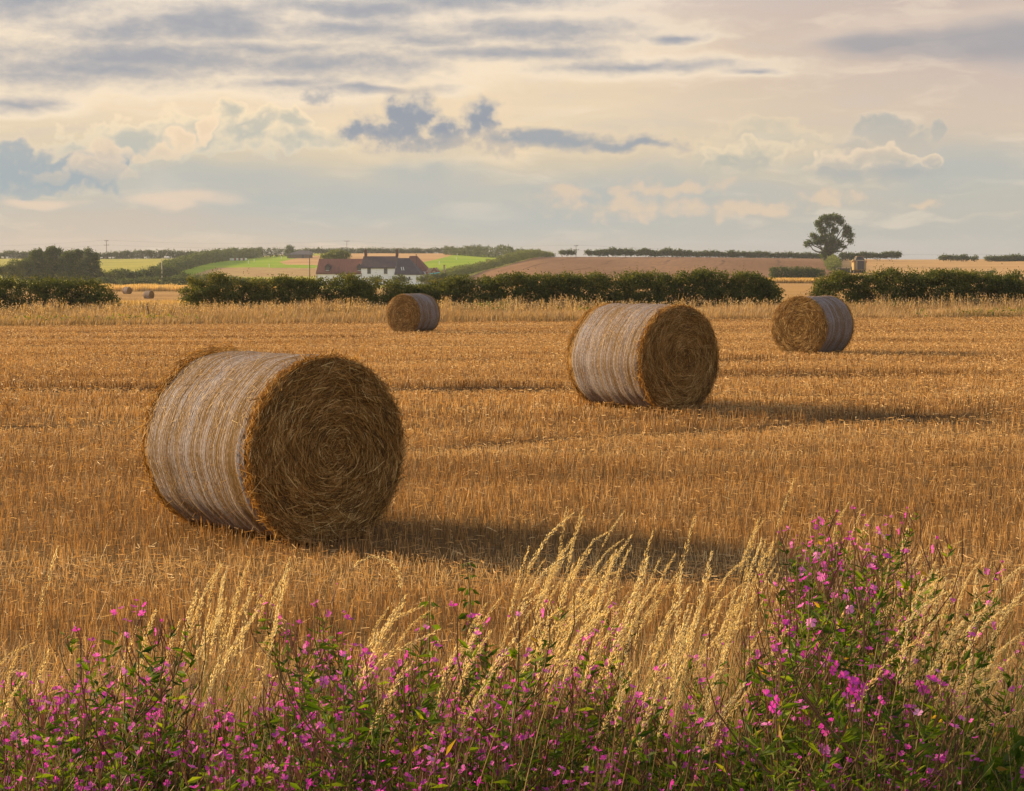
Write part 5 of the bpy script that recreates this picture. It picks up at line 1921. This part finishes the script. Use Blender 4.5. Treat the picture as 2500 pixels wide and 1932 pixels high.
# ------------------------------------------------------------------ foreground flowers and grasses
def herb_proto(h, seed, bushy=1.0):
    """one willowherb plant of height h: stems with long pods, leaves, pink four-petalled flowers"""
    g = np.random.default_rng(int(seed) + 1000)
    st, lf, fl = Acc(), Acc(), []
    lean = g.normal(0.05, 0.06, 2)
    n = 9
    t = np.linspace(0, 1, n)
    main = np.stack([lean[0] * h * t ** 1.5, lean[1] * h * t ** 1.5, h * t], -1)
    st.tube(main, np.linspace(0.0042, 0.0016, n), 4, 0.75, 0, False)

    def at(tt):
        return np.array([np.interp(tt, t, main[:, k]) for k in range(3)])
    tips = [(main[-1], unit(main[-1] - main[-2]))]
    lp, ld, ll = [], [], []
    # leaves in pairs up the main stem
    for tt in np.arange(0.08, 0.86, 0.028 / h):
        p = at(tt)
        a0 = g.uniform(0, 2 * math.pi)
        for s in (0, math.pi):
            if g.random() < 0.12:
                continue
            az = a0 + s + g.normal(0, 0.3)
            up = g.normal(0.35, 0.3)
            lp.append(p)
            ld.append((math.cos(az), math.sin(az), up))
            ll.append(0.062 * (1.15 - 0.6 * tt) * g.uniform(0.7, 1.25))
    nb = int(g.integers(6, 11) * bushy)
    for b in range(nb):
        tt = g.uniform(0.28, 0.93)
        p0 = at(tt)
        az = g.uniform(0, 2 * math.pi)
        L = h * g.uniform(0.16, 0.34) * (1.15 - 0.6 * tt) * 1.5
        dv = np.array([math.cos(az) * 0.5, math.sin(az) * 0.5, 1.0])
        q = np.linspace(0, 1, 5)[:, None]
        pts = p0 + dv * L * q + np.array([math.cos(az), math.sin(az), 0]) * L * 0.18 * np.sin(q * math.pi)
        st.tube(pts, np.linspace(0.0024, 0.0012, 5), 3, 0.5, 0, False)
        tips.append((pts[-1], unit(dv)))
        for k in range(int(8 * L / 0.12)):
            f = g.uniform(0.1, 0.85)
            pp = p0 + dv * L * f
            a2 = g.uniform(0, 2 * math.pi)
            lp.append(pp)
            ld.append((math.cos(a2), math.sin(a2), g.normal(0.5, 0.3)))
            ll.append(0.040 * g.uniform(0.6, 1.3))
    lp, ld, ll = np.array(lp), np.array(ld), np.array(ll)
    leaves(lf, lp, ll, ll * 0.26, np.clip(g.normal(0.42, 0.22, len(lp)), 0, 1), dirs=ld)
    # pods, buds and flowers round each tip
    fd = []
    for p, dv in tips:
        m = int(g.integers(4, 8))
        for k in range(m):
            back = g.uniform(0, 0.10)
            b = p - dv * back
            az = g.uniform(0, 2 * math.pi)
            o = unit(np.array([math.cos(az) * 0.4, math.sin(az) * 0.4, 1.0]))
            L = g.uniform(0.035, 0.075)
            e = b + o * L
            sd = unit(np.cross(o, g.normal(size=3)))[None]
            st.strips(np.array([[b, (b + e) / 2 + sd[0] * 0.002, e]]), np.array([[0.0013, 0.0015, 0.0007]]), sd, g.uniform(0.0, 0.6))
            c = g.random()
            if c < 0.24:
                fd.append((e, o, 1.0))
            elif c < 0.44:
                fd.append((e, o, 0.45))
    for c, o, s in fd:
        o = unit(o + g.normal(0, 0.55, 3) + np.array([0, -0.25, 0]))
        u = unit(np.cross(o, g.normal(size=3)))
        w = np.cross(o, u)
        r0 = 0.0082 * s * g.uniform(0.7, 1.4)
        cup = g.uniform(0.25, 0.7) if s > 0.7 else 1.6
        rv = np.clip(g.normal(0.5, 0.2), 0, 1)
        fa = Acc()
        fl.append(fa)
        for k in range(4):
            a = k * math.pi / 2 + g.normal(0, 0.1)
            d1 = u * math.cos(a) + w * math.sin(a)
            d2 = -u * math.sin(a) + w * math.cos(a)
            pb = c
            pm1 = c + d1 * r0 * 0.7 + d2 * r0 * 0.5 + o * r0 * cup * 0.6
            pm2 = c + d1 * r0 * 0.7 - d2 * r0 * 0.5 + o * r0 * cup * 0.6
            t1 = c + d1 * r0 * 1.1 + d2 * r0 * 0.3 + o * r0 * cup * 0.8
            t2 = c + d1 * r0 * 1.1 - d2 * r0 * 0.3 + o * r0 * cup * 0.8
            tm = c + d1 * r0 * 0.95 + o * r0 * cup * 0.75
            fa.polys([[pb, pm1, t1, tm]], rv)
            fa.polys([[pb, tm, t2, pm2]], rv + 0.05)
    return st, lf, fl


def grass_proto(h, lean, droop, seed, head=0.24, dense=1.0):
    """flowering grass stalk with a plume of overlapping spikelets"""
    g = np.random.default_rng(int(seed) + 1000)
    st, sd = Acc(), Acc()
    n = 12
    t = np.linspace(0, 1, n)
    x = h * (lean * t ** 1.6 + droop * np.clip(t - 0.72, 0, 1) ** 2 * 4)
    z = h * (t - 0.5 * lean ** 2 * t ** 2 - droop * 1.1 * np.clip(t - 0.8, 0, 1) ** 2 * 6)
    y = h * g.normal(0, 0.05) * t ** 2
    C = np.stack([x, y, z], -1)
    st.tube(C, np.linspace(0.0019, 0.0007, n), 3, 0.6, 0, False)
    # flag leaf
    k = int(g.integers(3, 6))
    L = g.uniform(0.12, 0.22)
    az = g.uniform(0, 2 * math.pi)
    dv = np.array([math.cos(az), math.sin(az), 0.9])
    f = np.linspace(0, 1, 5)[:, None]
    pts = C[k] + dv * L * f - np.array([0, 0, 1.0]) * L * 0.8 * f ** 2
    st.strips(pts[None], np.array([[0.003, 0.0035, 0.003, 0.002, 0.0004]]), unit(np.cross(dv, [0, 0, 1]))[None], 0.4)
    m = int(165 * dense * head / 0.24)
    f0 = 1 - head / h
    tt = f0 + (1 - f0) * g.random(m)
    base = np.stack([np.interp(tt, t, C[:, i]) for i in range(3)], -1)
    tang = unit(np.stack([np.interp(tt + 0.03, np.append(t, 1.05), np.append(C[:, i], 2 * C[-1, i] - C[-2, i])) - np.interp(tt - 0.03, t, C[:, i]) for i in range(3)], -1))
    rel = (tt - f0) / (1 - f0)
    rad = 0.0048 * np.sin(np.clip(rel * 0.9 + 0.12, 0, 1) * math.pi) ** 0.7 * g.uniform(0.2, 1.2, m)
    off = unit(np.cross(tang, g.normal(size=(m, 3))))
    pos = base + off * rad[:, None]
    dirs = tang + off * 0.35 + g.normal(0, 0.12, (m, 3)) + np.array([0.12, 0, -0.05])
    leaves(sd, pos, g.uniform(0.005, 0.009, m), 0.0022, np.clip(g.normal(0.55, 0.2, m), 0, 1), dirs=dirs)
    return st, sd


def nettle_proto(h, seed):
    g = np.random.default_rng(int(seed) + 1000)
    st, lf = Acc(), Acc()
    n = 8
    t = np.linspace(0, 1, n)
    C = np.stack([0.06 * h * t ** 2, 0.02 * h * np.sin(3 * t), h * t], -1)
    st.tube(C, np.linspace(0.005, 0.002, n), 5, 0.8, 0, False)
    pp, dd, ll = [], [], []
    for i, tt in enumerate(np.arange(0.25, 1.0, 0.045 / h)):
        p = np.array([np.interp(tt, t, C[:, k]) for k in range(3)])
        for q in range(4):
            az = i * 1.57 + q * math.pi / 2 + g.normal(0, 0.25)
            pp.append(p + np.array([math.cos(az), math.sin(az), 0.2]) * 0.012)
            dd.append((math.cos(az), math.sin(az), g.normal(-0.45, 0.25)))
            ll.append(0.075 * (1.2 - 0.75 * tt) * g.uniform(0.7, 1.2))
    pp, dd, ll = np.array(pp), np.array(dd), np.array(ll)
    leaves(lf, pp, ll, ll * 0.5, np.clip(g.normal(0.4, 0.2, len(pp)), 0, 1), dirs=dd)
    return st, lf


def tip_place(px, row, h):
    """ground spot (x, d) where a plant of height h shows its tip at (px,row)"""
    d = (CAMZ - h - 0.0) * F / (row - 655)
    return float(px_x(px, d)), float(d)


def zg(x, y):
    return float(z_field(x, y)) - 0.02


def env(px):
    return np.interp(px, [-80, 0, 120, 230, 270, 330, 400, 520, 640, 700, 760, 840, 900, 960, 1010, 1090, 1180, 1230, 1300, 1400, 1460, 1540, 1650, 1760, 1860, 1940, 1990, 2050, 2120, 2200, 2240, 2300, 2360, 2440, 2600],
                     [1580, 1580, 1560, 1540, 1470, 1480, 1550, 1600, 1590, 1470, 1440, 1480, 1530, 1440, 1510, 1420, 1410, 1530, 1550, 1500, 1490, 1510, 1500, 1470, 1430, 1400, 1270, 1235, 1225, 1310, 1380, 1430, 1450, 1400, 1400])


def build_foreground():
    hs = [0.55, 0.66, 0.74, 0.82, 0.9, 0.98, 1.08, 1.18]
    protos = []
    lab = 'hairy willowherb with small pink flowers and thin reddish pods in the foreground bank'
    for i, h in enumerate(hs):
        root = thing('willowherb', lab, 'wildflower', (0, 0, 0), 0, 'pink willowherbs along the field edge')
        st, lf, fl = herb_proto(h, 300 + i, 1.0 if h < 1.05 else 1.5)
        st.build('stem', M['herb_stem'], root)
        lf.build('leaves', M['herb_leaf'], root)
        for fa in fl:
            fa.build('flower', M['petal'], root)
        protos.append((h, root, float(max(np.concatenate(q.v)[:, 2].max() for q in fl + [st]))))
    used = set()

    def put(px, row, hmin=0.5, hmax=1.2, label=None):
        cand = [i for i, (h, r, zt) in enumerate(protos) if hmin <= h <= hmax]
        i = int(rng.choice(cand))
        h, r, zt = protos[i]
        sc = rng.uniform(0.92, 1.08)
        x, d = tip_place(px, row, zt * sc)
        if d < 3.9:
            return False
        loc, rz = (x, d, zg(x, d)), rng.uniform(-0.7, 0.7) + (math.pi if rng.random() < 0.3 else 0)
        if i not in used:
            r.location, r.rotation_euler, r.scale = loc, (0, 0, rz), (sc,) * 3
            used.add(i)
            if label:
                r['label'] = label
        else:
            copy_tree(r, loc, rz, sc, label or lab)
        return True

    # the tall stand on the right and other plants that rise above the rest
    for px, row, hmin in ((1972, 1300, 1.0), (2004, 1265, 1.05), (2040, 1250, 1.05), (2075, 1252, 1.05), (2110, 1245, 1.05), (2140, 1262, 1.05), (2165, 1300, 1.0), (2195, 1340, 1.0), (2220, 1370, 0.95), (2050, 1330, 1.0), (2110, 1350, 1.0), (1990, 1370, 0.95), (2150, 1400, 0.9), (2080, 1400, 0.95), (2020, 1420, 0.95), (2180, 1440, 0.9),
                          (255, 1508, 0.6), (282, 1500, 0.6), (310, 1512, 0.6), (345, 1500, 0.6), (725, 1490, 0.7), (760, 1480, 0.7), (800, 1500, 0.7), (832, 1478, 0.7), (955, 1448, 0.7), (1100, 1440, 0.7), (1150, 1425, 0.7), (1195, 1450, 0.7), (1450, 1490, 0.7), (1470, 1520, 0.7), (2330, 1430, 0.8), (2440, 1390, 0.8)):
        lb = None
        if (px, row) == (955, 1448):
            lb = 'willowherb standing apart in the stubble right of the nearest bale'
        if (px, row) == (2110, 1245):
            lb = 'tallest pink willowherb, at the top of the right-hand stand'
        put(px, row - 60, hmin, 1.3, lb)
    for k in range(22):
        px = rng.uniform(1950, 2250)
        put(px, env(px) + rng.uniform(-10, 190), 0.88, 1.3)
    cnt = 0
    while cnt < 248:
        px = rng.uniform(-90, 2590)
        t = rng.random() ** 1.15
        e = env(px)
        row = e + 20 + t * (2010 - e)
        # denser pink drift on the left and in the middle
        w = np.interp(px, [-90, 700, 1250, 1330, 1700, 1950, 2250, 2350, 2600], [1, 1, 0.95, 0.45, 0.4, 0.8, 0.8, 0.35, 0.3])
        if rng.random() > w:
            continue
        hm = np.interp(px, [-90, 600, 1200, 1900, 2600], [0.80, 0.84, 0.86, 1.0, 0.95])
        if put(px, row, 0.5, hm + 0.05):
            cnt += 1

    # grasses
    gl = 'tall dry grass stalk with a pale golden seed plume leaning right'
    gp_ = []
    for i, (h, lean, droop, head) in enumerate([(0.95, 0.10, 0.08, 0.18), (1.0, 0.18, 0.12, 0.19), (1.08, 0.15, 0.06, 0.21), (0.9, 0.05, 0.05, 0.17), (1.0, 0.03, 0.10, 0.18), (1.12, 0.24, 0.18, 0.21), (1.15, 0.14, 0.30, 0.19), (0.85, 0.34, 0.2, 0.16), (1.05, 0.10, 0.04, 0.22), (0.98, 0.26, 0.08, 0.18), (1.0, 0.5, 0.15, 0.19), (1.1, 0.6, 0.2, 0.2)]):
        root = thing('grass_stalk', gl, 'grass', (0, 0, 0), 0, 'seeding grass stalks along the field edge')
        st, sd = grass_proto(h, lean, droop, 400 + i, head, rng.uniform(0.8, 1.3))
        st.build('stem', M['grass_stem'], root)
        sd.build('seed_head', M['seed'], root)
        m = st.v[0]
        tip = np.concatenate(sd.v).max(0)
        gp_.append((tip[2], tip[0], root, lean))
    gu = set()

    def putg(px, row, kinds, label=None, jit=0.35, lo=0.88, hi=1.1, dmin=4.7):
        i = int(rng.choice(kinds))
        tz, tx, r, lean = gp_[i]
        sc = rng.uniform(lo, hi)
        d = (CAMZ - tz * sc) * F / (row - 655)
        if d < dmin:
            return False
        rz = rng.normal(0, jit)
        x = float(px_x(px, d)) - tx * sc * math.cos(rz)
        loc = (x, d, zg(x, d))
        if i not in gu:
            r.location, r.rotation_euler, r.scale = loc, (0, 0, rz), (sc,) * 3
            gu.add(i)
            if label:
                r['label'] = label
        else:
            copy_tree(r, loc, rz, sc, label or gl)
        return True

    allk = list(range(10))
    up, right = [3, 4, 8, 0], [0, 1, 2, 5, 9, 8, 1, 2, 6]
    putg(1945, 1136, [2], 'lone grass plume rising well above the rest into the stubble', 0.1)
    putg(122, 1325, [4], 'solitary upright grass plume at the left edge below the nearest bale', 0.1)
    for (p0, p1, r0, r1, n, kk) in [(435, 570, 1340, 1500, 18, up), (520, 720, 1340, 1560, 28, up + [1]), (60, 130, 1400, 1600, 3, up), (-20, 120, 1510, 1660, 12, right), (300, 360, 1420, 1520, 3, up), (880, 1030, 1400, 1620, 7, right), (1020, 1330, 1330, 1700, 20, right),
                                    (1280, 1420, 1330, 1560, 8, right), (1330, 1560, 1215, 1580, 18, right), (1480, 1680, 1210, 1600, 10, right), (1650, 1800, 1290, 1600, 8, right), (1780, 2000, 1225, 1500, 26, right), (2000, 2260, 1195, 1380, 14, right), (2230, 2540, 1300, 1700, 62, [7, 9, 10, 11, 10, 5]), (900, 1400, 1600, 1850, 5, right), (1300, 2300, 1640, 1900, 9, right), (1000, 2000, 1300, 1600, 20, right)]:
        for k in range(n):
            putg(rng.uniform(p0, p1), r0 + (r1 - r0) * rng.random() ** 0.9, kk)
    # the tall band that stands nearest, in front of the flowers
    for (p0, p1, r0, r1, n) in [(1310, 1440, 1320, 1600, 14), (1360, 1560, 1210, 1600, 26), (1500, 1700, 1220, 1640, 20), (1660, 1880, 1290, 1660, 18), (1850, 2100, 1420, 1700, 8), (980, 1300, 1420, 1720, 9), (2240, 2540, 1330, 1720, 24)]:
        for k in range(n):
            putg(rng.uniform(p0, p1), r0 + (r1 - r0) * rng.random() ** 1.1, [0, 2, 8, 1, 9, 0, 8, 5] if p0 > 1200 else [9, 1, 10], None, 0.3, 1.08, 1.26, 4.05)
    # one stalk bent right over like a hook
    st, sd = Acc(), Acc()
    root = thing('grass_stalk', 'hooked grass stalk bent right over below the nearest bale', 'grass', (0, 0, 0), 0, 'seeding grass stalks along the field edge')
    tt = np.linspace(0, 1, 18)
    ang = np.where(tt < 0.72, 0.12 * tt, 0.1 + (tt - 0.72) / 0.28 * 2.9)
    stp = 1.05 / 17
    C = np.stack([np.cumsum(np.sin(ang)) * stp, 0 * tt, np.cumsum(np.cos(ang)) * stp], -1)
    C[:, 2] -= C[0, 2]
    st.tube(C, np.linspace(0.0018, 0.0008, 18), 3, 0.6, 0, False)
    k = rng.uniform(0.74, 1.0, 130)
    base = np.stack([np.interp(k, tt, C[:, i]) for i in range(3)], -1)
    tg = unit(np.stack([np.interp(k + 0.02, tt, C[:, i]) - np.interp(k - 0.03, tt, C[:, i]) for i in range(3)], -1))
    leaves(sd, base + rng.normal(0, 0.003, (130, 3)), 0.010, 0.0034, np.clip(rng.normal(0.6, 0.2, 130), 0, 1), dirs=tg + rng.normal(0, 0.25, (130, 3)))
    st.build('stem', M['grass_stem'], root)
    sd.build('seed_head', M['seed'], root)
    ztop = C[:, 2].max()
    d = (CAMZ - ztop) * F / (1340 - 655)
    x = float(px_x(905, d)) - C[14, 0]
    root.location = (x, d, zg(x, d))

    # nettles
    for px, row, h, lb in ((2350, 1452, 1.0, 'dark leafy nettle on the right, between the tall willowherb and the frame edge'), (1030, 1440, 0.75, 'green nettle below the shadow of the nearest bale'), (1172, 1362, 0.85, 'thin nettle shoot with bright curled leaves, standing before the stubble shadow'),
                           (1225, 1630, 0.72, 'nettle with long drooping leaves in the centre foreground'), (1290, 1610, 0.72, 'nettle with drooping leaves left of the dense grass plumes'), (1180, 1700, 0.66, 'short nettle low among the central willowherbs'), (150, 1640, 0.7, 'nettle with a single arching leaf spray in the left drift'), (2395, 1560, 0.85, 'second nettle at the right, lower than the dark leafy one')):
        root = thing('nettle', lb, 'nettle', (0, 0, 0), 0, 'nettles in the foreground')
        st, lf = nettle_proto(h, int(px))
        st.build('stem', M['herb_stem'], root)
        lf.build('leaves', M['herb_leaf'], root)
        x, d = tip_place(px, row, h)
        root.location = (x, d, zg(x, d))
        root.rotation_euler = (0, 0, rng.uniform(0, 6))

    # undergrowth: leaves, blades and dry stems nobody could count
    a = Acc()
    n = 135000
    d = rng.uniform(3.9, 6.6, n)
    px = rng.uniform(-800, 3300, n)
    x = px_x(px, d)
    cov = np.clip(0.5 + 0.9 * vnoise2(x * 1.6, d * 1.6, 91, 3), 0.05, 1)
    lim = np.interp(px, [-150, 600, 1250, 1900, 2650], [0.5, 0.5, 0.5, 0.68, 0.66]) * np.clip((6.7 - d) / 1.5, 0.1, 1)
    k = rng.random(n) < cov
    d, px, x, lim = d[k], px[k], x[k], lim[k]
    n = len(d)
    z = z_field(x, d) + lim * rng.beta(1.3, 1.3, n)
    L = rng.uniform(0.025, 0.07, n)
    leaves(a, np.stack([x, d, z], -1), L, L * 0.36, np.clip(rng.normal(0.38, 0.2, n), 0, 1), 0.35)
    tag(a.build('undergrowth', M['herb_leaf']), 'dense low green leaves under the flowers', kind='stuff')
    a = Acc()
    n = 13000
    d = rng.uniform(4.0, 7.6, n)
    px = rng.uniform(-800, 3300, n)
    x = px_x(px, d)
    right_side = np.interp(px, [0, 1200, 1400, 2500], [0.15, 0.3, 0.6, 0.9])
    dry = rng.random(n) < 0.55 + 0.12 * (d - 5.5)
    h = rng.uniform(0.25, 0.75, n) * np.where(d > 6.2, 0.75, 1.0) * (0.75 + 0.5 * right_side)
    m = 4000
    blades(a, x[dry], d[dry], z_field(x[dry], d[dry]), h[dry], rng.uniform(0.0010, 0.0024, dry.sum()), 0.4, np.clip(rng.normal(0.5, 0.22, dry.sum()), 0, 1), 0)
    g2 = ~dry
    blades(a, x[g2], d[g2], z_field(x[g2], d[g2]), h[g2] * 0.9, rng.uniform(0.002, 0.0045, g2.sum()), 0.45, np.clip(rng.normal(0.35, 0.22, g2.sum()), 0, 1), 1)
    n = 5200
    d = rng.uniform(3.9, 5.6, n)
    px = 1500 + 1150 * rng.beta(2.2, 1.0, n)
    x = px_x(px, d)
    blades(a, x, d, z_field(x, d), rng.uniform(0.25, 0.72, n) * (1 - 0.15 * (d - 3.9)), rng.uniform(0.0016, 0.0034, n), 0.5, np.clip(rng.normal(0.45, 0.2, n), 0, 1), 1)
    # matted dry grass where the bank meets the stubble
    n = 8000
    d = rng.uniform(5.6, 7.8, n)
    px = rng.uniform(-800, 3300, n)
    x = px_x(px, d)
    blades(a, x, d, z_field(x, d), rng.uniform(0.12, 0.42, n), 0.0018, 0.7, np.clip(rng.normal(0.45, 0.2, n), 0, 1), 0)
    tag(a.build('bank_grass', [M['dry_grass'], M['green_blade']]), 'dry and green grass blades tangled through the foreground bank', kind='stuff')


build_foreground()


# ------------------------------------------------------------------ air
def build_haze():
    m, n, out = new_mat('haze_air')
    v = n.new('ShaderNodeVolumePrincipled')
    v.inputs['Color'].default_value = (0.78, 0.82, 0.90, 1)
    v.inputs['Density'].default_value = 0.00015
    v.inputs['Anisotropy'].default_value = 0.2
    n.link(v.outputs[0], out.inputs['Volume'])
    a = Acc()
    a.box((-1750, -1750, -22), (1750, 1750, 26))
    tag(a.build('haze', m), 'thin evening haze over the fields', kind='stuff')


build_haze()


def build_dust():
    m, n, out = new_mat('harvest_dust')
    tc = n.new('ShaderNodeTexCoord')
    v = n.new('ShaderNodeVolumePrincipled')
    v.inputs['Color'].default_value = (0.95, 0.82, 0.58, 1)
    r = n.vm('LENGTH', n.vm('MULTIPLY', tc.outputs['Object'], (1 / 9.0, 1 / 7.0, 1 / 2.6)))
    f = n.noise(tc.outputs['Object'], 0.5, 3)
    n.put(v.inputs['Density'], n.m('MULTIPLY', n.m('MULTIPLY', n.ss(1.0, 0.2, r), n.ss(0.3, 0.7, f)), 0.035))
    n.link(v.outputs[0], out.inputs['Volume'])
    a = Acc()
    th = np.linspace(0, 2 * math.pi, 24, endpoint=False)
    ph = np.linspace(-math.pi / 2 + 0.02, math.pi / 2 - 0.02, 12)
    G = np.stack([np.stack([9 * np.cos(p) * np.cos(th), 7 * np.cos(p) * np.sin(th), np.full(24, 2.6 * np.sin(p))], -1) for p in ph])
    a.grid(G, wrap=True)
    a.polys([G[-1], G[0][::-1]])
    d = 497
    g = gp(2068, d)
    tag(a.build('dust', m, None, (g[0], d, g[2] + 1.3)), 'pale dust drifting left of the combine harvester', kind='stuff')


build_dust()
